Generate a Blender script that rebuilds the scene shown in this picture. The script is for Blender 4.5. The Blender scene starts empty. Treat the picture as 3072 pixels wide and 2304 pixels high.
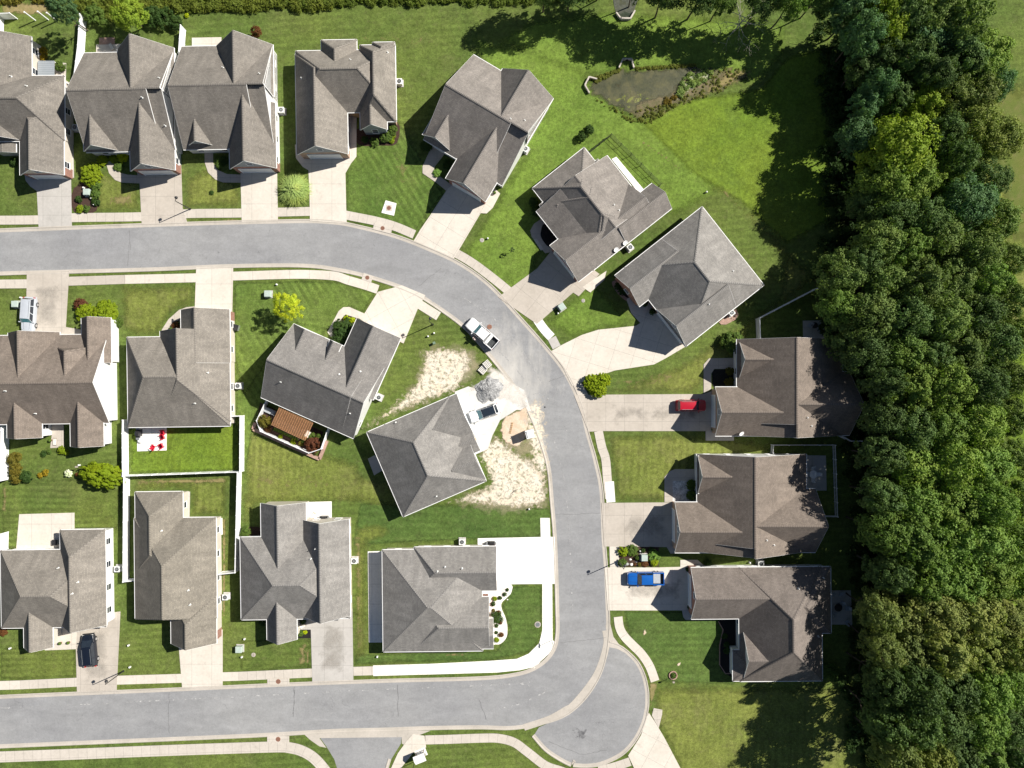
import bpy, math, random
import numpy as np
from mathutils import Vector, Matrix
from mathutils.geometry import tessellate_polygon
SC = bpy.context.scene
COL = SC.collection
# ---------------------------------------------------------------- camera, sky, sun
H = 113.6            # drone height in metres
PXM = 18.75          # ground pixels of the 3072 px photograph per metre
cd = bpy.data.cameras.new('camera'); cam = bpy.data.objects.new('camera', cd); COL.objects.link(cam)
cam.location = (0, 0, H); cd.sensor_width = 36; cd.lens = 36 * H / (3072 / PXM); cd.clip_end = 3000; cd.clip_start = 1
SC.camera = cam
SUN_EL = math.radians(43); SUN_AZ = math.radians(24)     # azimuth measured from +X towards +Y
world = bpy.data.worlds.new('World'); SC.world = world; world.use_nodes = True
nt = world.node_tree; nt.nodes.clear()
out = nt.nodes.new('ShaderNodeOutputWorld'); bg = nt.nodes.new('ShaderNodeBackground')
sky = nt.nodes.new('ShaderNodeTexSky'); sky.sky_type = 'NISHITA'; sky.sun_disc = False
sky.sun_elevation = SUN_EL; sky.sun_rotation = math.radians(90) - SUN_AZ
sky.air_density = 1.0; sky.dust_density = 0.6; sky.altitude = 150
bg.inputs['Strength'].default_value = 0.040
nt.links.new(sky.outputs[0], bg.inputs[0]); nt.links.new(bg.outputs[0], out.inputs[0])
sl = bpy.data.lights.new('sun', 'SUN'); sl.energy = 5.0; sl.angle = math.radians(0.5); sl.color = (1.0, 0.95, 0.86)
sun = bpy.data.objects.new('sun', sl); COL.objects.link(sun)
sd = Vector((math.cos(SUN_EL) * math.cos(SUN_AZ), math.cos(SUN_EL) * math.sin(SUN_AZ), math.sin(SUN_EL)))
sun.rotation_euler = sd.to_track_quat('Z', 'Y').to_euler()
SC.view_settings.view_transform = 'Standard'; SC.view_settings.look = 'None'
SC.view_settings.exposure = 0.55; SC.view_settings.gamma = 1
SC.render.engine = 'CYCLES'; SC.cycles.max_bounces = 5; SC.cycles.transparent_max_bounces = 12
# ---------------------------------------------------------------- survey coordinates -> metres
CR = {'A': (0, 0, 2.212), 'B': (800, 0, 2.212), 'C': (1500, 100, 2.212), 'D': (0, 700, 2.212), 'E': (700, 750, 2.212),
      'F': (1600, 700, 2.212), 'G': (0, 1400, 2.212), 'M': (700, 1400, 2.212), 'I': (1600, 1250, 2.212),
      'L': (2072, 0, 2.212), 'J': (2072, 1550, 2.2), 'K': (0, 1550, 2.2), 'S': (0, 0, 0.72), 'P': (740, 1180, 7.373),
      'R': (1240, 920, 5.53), 'Q': (40, 860, 11.06), 'U': (0, 1240, 5.53), 'T': (1820, 1600, 7.373),
      'V': (1400, 1720, 6.9125), 'Y': (1000, 2100, 2.011), 'X': (1720, 1850, 3.653), 'O': (1380, 960, 3.77),
      'W': (1100, 0, 1.7015), 'Z': (0, 0, 3.687), 'H': (380, 1260, 11.85), 'N': (2150, 900, 2.37), 'Px': (0, 0, 1)}
def src(c, p):
    o = CR[c]; return (o[0] + p[0] / o[2], o[1] + p[1] / o[2])
def wp(c, p, z=0.0):
    s = src(c, p); k = (1 - z / H) / PXM
    return Vector(((s[0] - 1536) * k, -(s[1] - 1152) * k, z))
def wl(c, pts, z=0.0): return [wp(c, p, z) for p in pts]
# ---------------------------------------------------------------- node material helpers
MATS = {}
class NM:
    def __init__(s, name):
        s.m = bpy.data.materials.new(name); s.m.use_nodes = True; s.t = s.m.node_tree; s.t.nodes.clear()
        s.o = s.n('ShaderNodeOutputMaterial'); s.b = s.n('ShaderNodeBsdfPrincipled'); s.l(s.b.outputs[0], s.o.inputs[0])
        MATS[name] = s.m
    def n(s, k, **kw):
        x = s.t.nodes.new(k)
        for a, v in kw.items(): setattr(x, a, v)
        return x
    def l(s, a, b): s.t.links.new(a, b)
    def pos(s):
        if not hasattr(s, '_p'): s._p = s.n('ShaderNodeNewGeometry').outputs['Position']
        return s._p
    def uv(s):
        if not hasattr(s, '_u'): s._u = s.n('ShaderNodeTexCoord').outputs['UV']
        return s._u
    def noise(s, sc, det=3, rough=.55, v=None, dist=0.0):
        x = s.n('ShaderNodeTexNoise'); x.inputs['Scale'].default_value = sc; x.inputs['Detail'].default_value = det
        x.inputs['Roughness'].default_value = rough; x.inputs['Distortion'].default_value = dist
        s.l(v if v is not None else s.pos(), x.inputs['Vector']); return x.outputs[0]
    def map(s, v, rot=0, sc=(1, 1, 1)):
        x = s.n('ShaderNodeMapping'); x.inputs['Rotation'].default_value = (0, 0, rot); x.inputs['Scale'].default_value = sc
        s.l(v, x.inputs[0]); return x.outputs[0]
    def ramp(s, f, stops, interp='LINEAR'):
        x = s.n('ShaderNodeValToRGB'); x.color_ramp.interpolation = interp; e = x.color_ramp.elements
        while len(e) < len(stops): e.new(0.5)
        for i, (p, c) in enumerate(stops):
            e[i].position = p; e[i].color = c if len(c) == 4 else (*c, 1)
        s.l(f, x.inputs[0]); return x.outputs[0]
    def bw(s, f, a, b, lo=0, hi=1):
        x = s.n('ShaderNodeMapRange'); x.inputs[1].default_value = a; x.inputs[2].default_value = b
        x.inputs[3].default_value = lo; x.inputs[4].default_value = hi; s.l(f, x.inputs[0]); return x.outputs[0]
    def mix(s, f, a, b, mode='MIX'):
        x = s.n('ShaderNodeMix', data_type='RGBA', blend_type=mode)
        if isinstance(f, (int, float)): x.inputs[0].default_value = f
        else: s.l(f, x.inputs[0])
        for i, c in ((6, a), (7, b)):
            if isinstance(c, tuple): x.inputs[i].default_value = c if len(c) == 4 else (*c, 1)
            else: s.l(c, x.inputs[i])
        return x.outputs[2]
    def math(s, op, a, b=0.0):
        x = s.n('ShaderNodeMath', operation=op)
        for i, c in ((0, a), (1, b)):
            if isinstance(c, (int, float)): x.inputs[i].default_value = c
            else: s.l(c, x.inputs[i])
        return x.outputs[0]
    def mul(s, col, f, lo, hi):
        """multiply a colour by a grey that runs lo..hi with f"""
        g = s.bw(f, .28, .72, lo, hi); c = s.n('ShaderNodeCombineColor')
        for i in range(3): s.l(g, c.inputs[i])
        return s.mix(1.0, col, c.outputs[0], 'MULTIPLY')
    def fin(s, col, rough=.8, bump=None, bs=.3, bd=.05, spec=.3, metal=0):
        b = s.b
        if isinstance(col, tuple): b.inputs['Base Color'].default_value = (*col, 1) if len(col) == 3 else col
        else: s.l(col, b.inputs['Base Color'])
        b.inputs['Roughness'].default_value = rough; b.inputs['Specular IOR Level'].default_value = spec; b.inputs['Metallic'].default_value = metal
        if bump is not None:
            x = s.n('ShaderNodeBump'); x.inputs['Strength'].default_value = bs; x.inputs['Distance'].default_value = bd
            s.l(bump, x.inputs['Height']); s.l(x.outputs[0], b.inputs['Normal'])
        return s.m
    def alpha(s, f): s.l(f, s.b.inputs['Alpha'])
def plain(name, col, rough=.6, var=.12, sc=3.0, spec=.3, metal=0, bs=0):
    m = NM(name); n = m.noise(sc, 4); c = m.mul(m.mix(0.0, col, col), n, 1 - var, 1 + var)
    return m.fin(c, rough, n if bs else None, bs, .02, spec, metal)
def grass(name, c0, c1, dry=(.16, .15, .05), dryamt=.35, ang=0, stripe=.12, period=1.1, tone=1.0, edge=True):
    m = NM(name); P = m.pos()
    big = m.noise(.055, 4, .6, dist=.4); mid = m.noise(.5, 5, .65); fine = m.noise(5.0, 5, .75); tiny = m.noise(16, 3, .8)
    c = m.mix(m.bw(big, .35, .65), c0, c1)
    c = m.mix(m.bw(m.noise(.16, 6, .72, dist=.3), .5, .78, 0, dryamt), c, dry)
    c = m.mul(c, mid, .74, 1.26)
    w = m.n('ShaderNodeTexWave', wave_type='BANDS', bands_direction='X', wave_profile='SIN'); w.inputs['Scale'].default_value = .314 / period
    w.inputs['Distortion'].default_value = 1.1; w.inputs['Detail'].default_value = 2; w.inputs['Detail Scale'].default_value = .35
    m.l(m.map(P, ang), w.inputs[0]); sm = m.noise(.09, 2)
    c = m.mix(m.bw(sm, .38, .62, 0, 1), c, m.mul(c, w.outputs['Fac'], 1 - stripe, 1 + stripe))
    c = m.mix(m.bw(m.noise(1.1, 6, .8), .52, .7, 0, .45), c, dry); c = m.mul(c, m.noise(2.0, 4, .8), .68, 1.32); c = m.mul(c, fine, .7, 1.3); c = m.mul(c, tiny, .75, 1.25)
    if tone != 1.0: c = m.mix(1.0, c, (tone, tone, tone), 'MULTIPLY')
    m.fin(c, .95, fine, .6, .06, .1)
    if edge:
        at = m.n('ShaderNodeAttribute', attribute_name='m').outputs['Fac']; m.alpha(m.bw(m.math('ADD', at, m.math('MULTIPLY', m.math('SUBTRACT', m.noise(.8, 6, .7), .5), 1.2)), .05, .75))
    return m.m
grass('grass_main', (0.081, 0.125, 0.028), (0.119, 0.157, 0.036), dry=(.13, .125, .06), ang=1.5, stripe=.10, edge=False)
grass('grass_bright', (0.112, 0.181, 0.032), (0.149, 0.219, 0.038), dry=(.13, .15, .05), dryamt=.3, stripe=.04)
grass('grass_vivid', (.112, .180, .022), (.145, .200, .026), dry=(.10, .15, .04), dryamt=.4, ang=.25, stripe=.04)
grass('grass_olive', (0.137, 0.170, 0.038), (0.175, 0.197, 0.047), dry=(.17, .15, .075), dryamt=.6, ang=.05, stripe=.12)
grass('grass_deep', (0.065, 0.116, 0.028), (0.093, 0.142, 0.034), dry=(.11, .12, .05), ang=1.57, stripe=.10)
grass('grass_tilt', (0.084, 0.140, 0.029), (0.125, 0.176, 0.038), dry=(.13, .14, .06), ang=-.55, stripe=.17)
grass('grass_rows', (0.078, 0.125, 0.028), (0.128, 0.160, 0.036), dry=(.14, .13, .06), ang=1.57, stripe=.24, period=1.0)
def asphalt():
    m = NM('asphalt'); P = m.pos()
    big = m.noise(.06, 4); st = m.noise(.5, 5, .6, v=m.map(P, 0, (.35, 1, 1)), dist=.6); g = m.noise(9, 4, .8); gg = m.noise(30, 2, .8)
    c = m.mix(m.bw(big, .3, .7), (.262, .264, .276), (.318, .318, .322)); c = m.mul(c, st, .86, 1.08); c = m.mul(c, m.noise(.9, 6, .8), .88, 1.08)
    c = m.mix(m.bw(m.noise(.22, 5, .7), .62, .78, 0, .45), c, (.15, .15, .165))
    c = m.mix(m.bw(m.noise(1.4, 6, .75), .63, .75, 0, .5), c, (.46, .45, .44))
    v = m.n('ShaderNodeTexVoronoi', feature='DISTANCE_TO_EDGE'); v.inputs['Scale'].default_value = .075; m.l(m.map(P, .3), v.inputs['Vector'])
    nn = m.n('ShaderNodeTexNoise'); nn.inputs['Scale'].default_value = .35; nn.inputs['Detail'].default_value = 5; m.l(P, nn.inputs['Vector']); vm = m.n('ShaderNodeVectorMath', operation='MULTIPLY_ADD'); m.l(nn.outputs[1], vm.inputs[0]); vm.inputs[1].default_value = (5, 5, 0); m.l(P, vm.inputs[2]); m.l(vm.outputs[0], v.inputs['Vector'])
    c = m.mix(m.math('MULTIPLY', m.bw(v.outputs[0], .0008, .0025, .4, 0), m.bw(m.noise(.3, 4), .48, .56)), c, (.12, .12, .13))
    c = m.mul(c, m.noise(2.6, 5, .8), .90, 1.10); c = m.mul(c, g, .88, 1.12); c = m.mul(c, gg, .9, 1.1)
    # pale stone dust tracked out of the building site
    d = m.n('ShaderNodeVectorMath', operation='DISTANCE'); m.l(P, d.inputs[0]); d.inputs[1].default_value = wp('Px', (1512, 1135))
    dn = m.math('ADD', d.outputs['Value'], m.math('MULTIPLY', m.math('SUBTRACT', m.noise(.5, 6, .65, v=m.map(P, -.9, (1, .35, 1))), .5), 20))
    c = m.mix(m.bw(dn, -2, 9, .75, 0), c, (.66, .63, .58))
    return m.fin(c, .9, g, .3, .02, .2)
asphalt()
def concrete(name, a, b, joint=None, ang=0, tint=.5):
    m = NM(name); P = m.pos(); n1 = m.noise(.25, 5, .6); n2 = m.noise(2.2, 5, .7); n3 = m.noise(20, 3, .8)
    c = m.mix(m.bw(n1, .3, .7), a, b); c = m.mul(c, n2, .92, 1.07); c = m.mul(c, n3, .95, 1.05)
    c = m.mix(m.bw(m.noise(.7, 6, .75), .56, .72, 0, .45), c, tuple(x * .62 for x in a))
    if joint:
        u = m.uv(); br = m.n('ShaderNodeTexBrick'); br.offset = 0; br.inputs['Scale'].default_value = 1
        br.inputs['Brick Width'].default_value = joint; br.inputs['Row Height'].default_value = joint; br.inputs['Mortar Size'].default_value = .018
        br.inputs['Mortar Smooth'].default_value = .4; m.l(u, br.inputs['Vector'])
        c = m.mix(m.bw(br.outputs['Fac'], 0, 1, 0, .75), c, (.14, .13, .12))
    return m.fin(c, .85, n3, .15, .01, .25)
concrete('conc_tan', (.43, .385, .335), (.52, .47, .415), 3.0)
concrete('conc_warm', (.58, .53, .465), (.66, .61, .545), 3.2)
concrete('conc_white', (.84, .82, .78), (.88, .86, .83), 3.2)
concrete('conc_grey', (.43, .41, .385), (.50, .475, .45), 3.0)
concrete('conc_walk', (.50, .455, .40), (.58, .53, .475), 1.45)
concrete('conc_walk_new', (.84, .81, .76), (.88, .86, .82), 1.5)
concrete('conc_curb', (.42, .385, .34), (.52, .475, .425))
concrete('conc_site', (.54, .53, .51), (.74, .72, .69))
def roofmat():
    m = NM('shingle'); oi = m.n('ShaderNodeObjectInfo').outputs['Color']; u = m.uv()
    br = m.n('ShaderNodeTexBrick'); br.offset = .5; br.inputs['Scale'].default_value = 1; br.inputs['Brick Width'].default_value = .33
    br.inputs['Row Height'].default_value = .22; br.inputs['Mortar Size'].default_value = .015; br.inputs['Bias'].default_value = 0
    br.inputs['Color1'].default_value = (.86, .86, .86, 1); br.inputs['Color2'].default_value = (1.14, 1.13, 1.11, 1); br.inputs['Mortar'].default_value = (.74, .74, .74, 1)
    m.l(u, br.inputs['Vector']); c = m.mix(1.0, oi, br.outputs[0], 'MULTIPLY')
    c = m.mul(c, m.noise(7, 3, .8, v=u), .78, 1.22)
    st = m.noise(.9, 5, .7, v=m.map(u, 0, (1, .16, 1)))       # water streaks that run down the slope
    c = m.mul(c, st, .80, 1.16)
    c = m.mul(c, m.noise(.35, 4, .6, v=u), .86, 1.12)
    return m.fin(c, .93, br.outputs['Fac'], .35, .02, .15)
roofmat()
def capmat():
    m = NM('ridge_shingle'); oi = m.n('ShaderNodeObjectInfo').outputs['Color']; u = m.uv()
    w = m.n('ShaderNodeTexWave', bands_direction='X'); w.inputs['Scale'].default_value = 1.2; m.l(u, w.inputs[0])
    c = m.mul(oi, w.outputs['Fac'], .72, 1.12); c = m.mul(c, m.noise(8, 3, .8), .8, 1.2)
    return m.fin(c, .93, spec=.15)
capmat()
def siding(name, c0, row=.16):
    m = NM(name); u = m.uv(); w = m.n('ShaderNodeTexWave', bands_direction='Y', wave_profile='SAW'); w.inputs['Scale'].default_value = .314 / row * .5
    m.l(u, w.inputs[0]); c = m.mul(m.mix(0, c0, c0), w.outputs['Fac'], .88, 1.04); c = m.mul(c, m.noise(.8, 4), .94, 1.06)
    return m.fin(c, .6, w.outputs['Fac'], .3, .02)
siding('siding_white', (.80, .80, .79)); siding('siding_cream', (.62, .57, .50)); siding('siding_grey', (.30, .33, .36)); siding('siding_dark', (.16, .18, .20))
def brick(name, a, b):
    m = NM(name); br = m.n('ShaderNodeTexBrick'); br.inputs['Scale'].default_value = 1; br.inputs['Brick Width'].default_value = .24
    br.inputs['Row Height'].default_value = .085; br.inputs['Mortar Size'].default_value = .008
    br.inputs['Color1'].default_value = (*a, 1); br.inputs['Color2'].default_value = (*b, 1); br.inputs['Mortar'].default_value = (.42, .38, .33, 1)
    m.l(m.uv(), br.inputs['Vector']); c = m.mul(br.outputs[0], m.noise(2, 4), .8, 1.2)
    return m.fin(c, .9, br.outputs['Fac'], .3, .01)
brick('brick_red', (.34, .13, .09), (.24, .09, .07)); brick('brick_tan', (.46, .31, .22), (.36, .23, .17)); brick('paver', (.42, .24, .18), (.34, .19, .15))
plain('trim_white', (.82, .82, .82), .5, .04); plain('door_white', (.66, .70, .74), .45, .05); plain('vinyl', (.84, .85, .87), .4, .05, 1.2)
plain('wood_red', (.42, .22, .11), .8, .25, 5); plain('wood_tan', (.50, .32, .17), .8, .25, 5); plain('wood_grey', (.36, .32, .27), .85, .25, 5); plain('deck_brown', (.36, .24, .18), .85, .25, 4)
plain('metal_black', (.025, .025, .028), .4, .1, spec=.5); plain('metal_grey', (.45, .47, .48), .35, .1, metal=.6); plain('metal_white', (.74, .75, .74), .35, .05)
plain('box_green', (.17, .24, .17), .6, .12); plain('box_pale', (.42, .50, .46), .6, .1); plain('rust', (.26, .13, .09), .85, .3, 8); plain('fan_dark', (.05, .055, .06), .5, .2)
plain('plastic_red', (.72, .02, .05), .35, .08); plain('plastic_white', (.80, .80, .80), .4, .05); plain('cushion', (.38, .40, .43), .9, .12); plain('cushion_pale', (.70, .66, .60), .9, .1)
plain('mulch_black', (.018, .016, .016), .95, .4, 6, bs=.6); plain('mulch_brown', (.06, .035, .026), .95, .4, 6, bs=.6); plain('bark', (.10, .075, .055), .95, .35, 4, bs=.6)
plain('bark_pale', (.46, .42, .38), .9, .2, 4); plain('stone_white', (.80, .78, .73), .8, .12, 4); plain('stone_grey', (.40, .42, .40), .9, .2, 4)
plain('tyre', (.02, .02, .02), .85, .15, 8); plain('alloy', (.62, .62, .64), .3, .05, metal=.7); plain('glass_dark', (.02, .028, .04), .06, .1, 2, spec=.8)
plain('glass_teal', (.06, .19, .22), .08, .25, 3, spec=.8); plain('lamp_red', (.45, .02, .02), .25, .05); plain('lamp_clear', (.75, .75, .72), .15, .05, spec=.8); plain('chrome', (.75, .75, .77), .15, .02, metal=1)
plain('skin', (.52, .33, .24), .6, .05); plain('hair_brown', (.06, .035, .022), .8, .2); plain('cloth_pale', (.80, .70, .72), .9, .06); plain('cloth_dark', (.05, .06, .10), .9, .1); plain('sign_green', (.02, .20, .08), .5, .05)
def paint(name, c, rough=.28):
    m = NM(name); m.fin(m.mul(m.mix(0, c, c), m.noise(1.5, 3), .96, 1.04), rough, spec=.5); m.b.inputs['Coat Weight'].default_value = .6; m.b.inputs['Coat Roughness'].default_value = .08
paint('paint_silver', (.46, .49, .54)); paint('paint_white', (.82, .82, .83)); paint('paint_red', (.42, .008, .025)); paint('paint_blue', (.008, .10, .40)); paint('paint_black', (.008, .012, .022)); plain('rubber', (.17, .17, .175), .9, .2, 6); plain('bed_liner', (.07, .075, .08), .8, .3, 6)
def gravel(name, a, b, sc=7, bs=.8):
    m = NM(name); v = m.n('ShaderNodeTexVoronoi'); v.inputs['Scale'].default_value = sc; m.l(m.pos(), v.inputs['Vector'])
    g = m.n('ShaderNodeSeparateColor'); m.l(v.outputs['Color'], g.inputs[0]); c = m.mix(g.outputs[0], a, b); c = m.mul(c, m.noise(1.2, 5), .8, 1.2)
    return m.fin(c, .95, v.outputs['Distance'], bs, .05, .15)
gravel('gravel_grey', (.22, .22, .225), (.44, .44, .44)); gravel('gravel_white', (.66, .62, .57), (.86, .83, .78), 9, .4); gravel('rock_white', (.36, .36, .36), (.70, .70, .70), 6)
# patches with irregular, noise-broken outlines: attribute m falls from 1 inside to 0 at the rim
def patchmat(name, cols, sc=1.0, lo=.55, hi=.75, dist=.4, amp=1.0, rough=.95, fine=6, water=False):
    m = NM(name); at = m.n('ShaderNodeAttribute', attribute_name='m').outputs['Fac']
    n = m.noise(sc, 7, .68, dist=dist); n2 = m.noise(fine, 4, .8); n3 = m.noise(sc * .45, 4)
    k = m.math('ADD', at, m.math('MULTIPLY', m.math('SUBTRACT', n, .5), amp * 2)); a = m.bw(k, lo, hi)
    c = m.mix(m.bw(n3, .35, .65), cols[0], cols[1]); c = m.mix(m.bw(n, .45, .7, 0, .8), c, cols[2]); c = m.mul(c, n2, .8, 1.2)
    m.fin(c, rough, n2, .5, .05, .15 if not water else .5); m.alpha(a); return m.m
patchmat('p_straw', ((.76, .67, .54), (.86, .80, .70), (.56, .44, .30)), 1.5, .45, 1.15, amp=1.7, fine=3, dist=.2)
patchmat('p_clay', ((.56, .43, .31), (.64, .51, .39), (.70, .61, .50)), .8, .4, .6, amp=.8)
patchmat('p_dust', ((.70, .66, .60), (.76, .72, .67), (.62, .56, .50)), .7, .2, 1.2, amp=1.2)
patchmat('p_soil', ((.46, .38, .27), (.54, .46, .34), (.30, .28, .13)), .7, .35, 1.7, amp=1.4)
patchmat('p_water', ((.050, .056, .028), (.080, .080, .045), (.135, .125, .055)), .6, .3, .75, amp=1.3, rough=.3, fine=3, water=True)
patchmat('p_mud', ((.13, .11, .06), (.19, .155, .095), (.07, .095, .03)), 1.2, .35, .75, amp=1.2)
patchmat('p_dry', ((.27, .22, .10), (.32, .25, .13), (.16, .16, .05)), 1.0, .45, .8, amp=1.0)
patchmat('p_algae', ((.20, .20, .06), (.30, .29, .13), (.13, .17, .04)), 1.3, .75, .95, amp=2.0)
patchmat('p_reed', ((.34, .36, .24), (.24, .22, .12), (.42, .45, .34)), 1.6, .5, .65, amp=1.2)
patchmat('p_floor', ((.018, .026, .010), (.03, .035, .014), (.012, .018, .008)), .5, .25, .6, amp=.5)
patchmat('p_meadow', ((.13, .15, .035), (.10, .14, .03), (.17, .16, .06)), .5, .25, .6, amp=.5)
patchmat('p_stain', ((.13, .13, .14), (.16, .16, .165), (.10, .10, .11)), 1.2, .6, 1.5, amp=1.6)
patchmat('p_scuff', ((.46, .46, .46), (.50, .49, .49), (.42, .42, .42)), 1.3, .75, 1.15, amp=1.8)
patchmat('p_tyre', ((.36, .335, .30), (.40, .375, .34), (.33, .30, .27)), .55, .5, 1.9, amp=1.0, rough=.9)
def watermat():
    m = NM('pond_water'); n = m.noise(.35, 6, .65, dist=.6)
    c = m.ramp(n, [(.3, (.022, .034, .022)), (.45, (.05, .060, .042)), (.52, (.10, .105, .085)), (.6, (.075, .080, .05)), (.7, (.13, .13, .06))]); c = m.mul(c, m.noise(2.2, 5, .7), .7, 1.3)
    m.fin(c, .16, m.noise(2.5, 3), .12, .03, .5)
watermat()
def leaf(name, c, warm=(.16, .17, .02), var=.5):
    m = NM(name); oi = m.n('ShaderNodeObjectInfo'); n = m.noise(.55, 4, .6); f = m.noise(4.5, 2, .7)
    base = m.mix(1.0, m.mix(m.bw(n, .42, .68, 0, var), c, warm), oi.outputs['Color'], 'MULTIPLY')
    base = m.mul(base, f, .68, 1.3); m.fin(base, .7, spec=.25)
    t = m.n('ShaderNodeBsdfTranslucent'); m.l(m.mix(1.0, base, (1.1, 1.25, .5), 'MULTIPLY'), t.inputs[0]); ms = m.n('ShaderNodeMixShader'); ms.inputs[0].default_value = .28
    m.l(m.b.outputs[0], ms.inputs[1]); m.l(t.outputs[0], ms.inputs[2]); m.l(ms.outputs[0], m.o.inputs[0])
leaf('leaf', (.140, .212, .060), (.20, .23, .04), .4); leaf('leaf_shrub', (.095, .16, .028), (.12, .17, .02)); leaf('leaf_flower', (.6, .6, .5), (.3, .4, .1), .8)
# ---------------------------------------------------------------- mesh helpers
class MB:
    def __init__(s): s.v = []; s.f = []; s.m = []
    def add(s, vs, fs, mi=0):
        o = len(s.v); s.v += [tuple(x) for x in vs]; s.f += [tuple(o + i for i in f) for f in fs]; s.m += [mi] * len(fs); return s
    def box(s, c, d, mi=0, rz=0, taper=1.0):
        x, y, z = d[0] / 2, d[1] / 2, d[2] / 2; ca, sa = math.cos(rz), math.sin(rz); vs = []
        for k, t in ((-z, 1), (z, taper)):
            for i, j in ((-x, -y), (x, -y), (x, y), (-x, y)): vs.append((c[0] + (i * ca - j * sa) * t, c[1] + (i * sa + j * ca) * t, c[2] + k))
        return s.add(vs, [(3, 2, 1, 0), (4, 5, 6, 7), (0, 1, 5, 4), (1, 2, 6, 5), (2, 3, 7, 6), (3, 0, 4, 7)], mi)
    def cyl(s, p, q, r0, r1=None, n=10, mi=0, caps=True):
        r1 = r0 if r1 is None else r1; p = Vector(p); q = Vector(q); d = (q - p).normalized(); a = d.orthogonal().normalized(); b = d.cross(a); vs = []
        for c, r in ((p, r0), (q, r1)):
            for i in range(n): t = 2 * math.pi * i / n; vs.append(c + (a * math.cos(t) + b * math.sin(t)) * r)
        fs = [(i, (i + 1) % n, n + (i + 1) % n, n + i) for i in range(n)]
        if caps: fs += [tuple(range(n - 1, -1, -1)), tuple(range(n, 2 * n))]
        return s.add(vs, fs, mi)
    def bar(s, p, q, w, h, mi=0):
        p = Vector(p); q = Vector(q); d = (q - p); L = d.length; d.normalize(); up = Vector((0, 0, 1))
        if abs(d.z) > .98: up = Vector((0, 1, 0))
        a = d.cross(up).normalized() * w / 2; b = a.cross(d).normalized() * h / 2; vs = []
        for c in (p, q): vs += [c - a - b, c + a - b, c + a + b, c - a + b]
        return s.add(vs, [(3, 2, 1, 0), (4, 5, 6, 7), (0, 1, 5, 4), (1, 2, 6, 5), (2, 3, 7, 6), (3, 0, 4, 7)], mi)
    def dome(s, c, r, n=10, m=5, mi=0):
        vs = []; fs = []
        for j in range(m):
            t = math.pi / 2 * j / m
            for i in range(n): u = 2 * math.pi * i / n; vs.append((c[0] + r[0] * math.cos(t) * math.cos(u), c[1] + r[1] * math.cos(t) * math.sin(u), c[2] + r[2] * math.sin(t)))
        vs.append((c[0], c[1], c[2] + r[2]))
        for j in range(m - 1):
            for i in range(n): fs.append((j * n + i, j * n + (i + 1) % n, (j + 1) * n + (i + 1) % n, (j + 1) * n + i))
        for i in range(n): fs.append(((m - 1) * n + i, (m - 1) * n + (i + 1) % n, m * n))
        return s.add(vs, fs, mi)
    def build(s, name, mats, parent=None, org=None, smooth=False, color=None):
        me = bpy.data.meshes.new(name); o = org if org is not None else Vector((0, 0, 0))
        me.from_pydata([(x[0] - o[0], x[1] - o[1], x[2] - o[2]) for x in s.v], [], s.f)
        if isinstance(mats, str): mats = [mats]
        for k in mats: me.materials.append(MATS[k])
        if len(mats) > 1: me.polygons.foreach_set('material_index', s.m)
        uvs(me)
        if smooth: me.polygons.foreach_set('use_smooth', [True] * len(me.polygons))
        ob = bpy.data.objects.new(name, me); COL.objects.link(ob)
        if parent is not None: ob.parent = parent
        elif org is not None: ob.location = org
        if color: ob.color = (*color, 1)
        return ob
def uvs(me):
    uv = me.uv_layers.new(name='UVMap'); Z = Vector((0, 0, 1)); d = uv.data; vs = me.vertices
    for p in me.polygons:
        n = p.normal; t = Z.cross(n)
        if t.length < 1e-3: t = Vector((1, 0, 0)); b = Vector((0, 1, 0))
        else: t.normalize(); b = n.cross(t)
        for li in p.loop_indices:
            co = vs[me.loops[li].vertex_index].co; d[li].uv = (co.dot(t), co.dot(b))
def tag(o, label=None, cat=None, group=None, kind=None):
    if label: o['label'] = label
    if cat: o['category'] = cat
    if group: o['group'] = group
    if kind: o['kind'] = kind
    return o
def empty(name, loc=(0, 0, 0), rz=0.0, label=None, cat=None, group=None):
    o = bpy.data.objects.new(name, None); COL.objects.link(o); o.location = loc; o.rotation_euler = (0, 0, rz); o.empty_display_size = .3
    return tag(o, label, cat, group)
def copy_tree(o, parent=None):
    c = o.copy(); COL.objects.link(c)
    if parent is not None: c.parent = parent
    for ch in list(o.children): copy_tree(ch, c)
    return c
def smooth_line(pts, n=8, closed=False):
    P = [Vector(p) for p in pts]; o = []; m = len(P); rng = range(m if closed else m - 1)
    for i in rng:
        g = lambda k: P[k % m] if closed else P[min(max(k, 0), m - 1)]
        a, b, c, d = g(i - 1), g(i), g(i + 1), g(i + 2)
        for k in range(n):
            t = k / n; o.append(.5 * ((2 * b) + (c - a) * t + (2 * a - 5 * b + 4 * c - d) * t * t + (3 * b - a - 3 * c + d) * t ** 3))
    if not closed: o.append(P[-1])
    return o
ZN = [0]
def zinc():
    ZN[0] += 1; return ZN[0] * .0001
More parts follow.
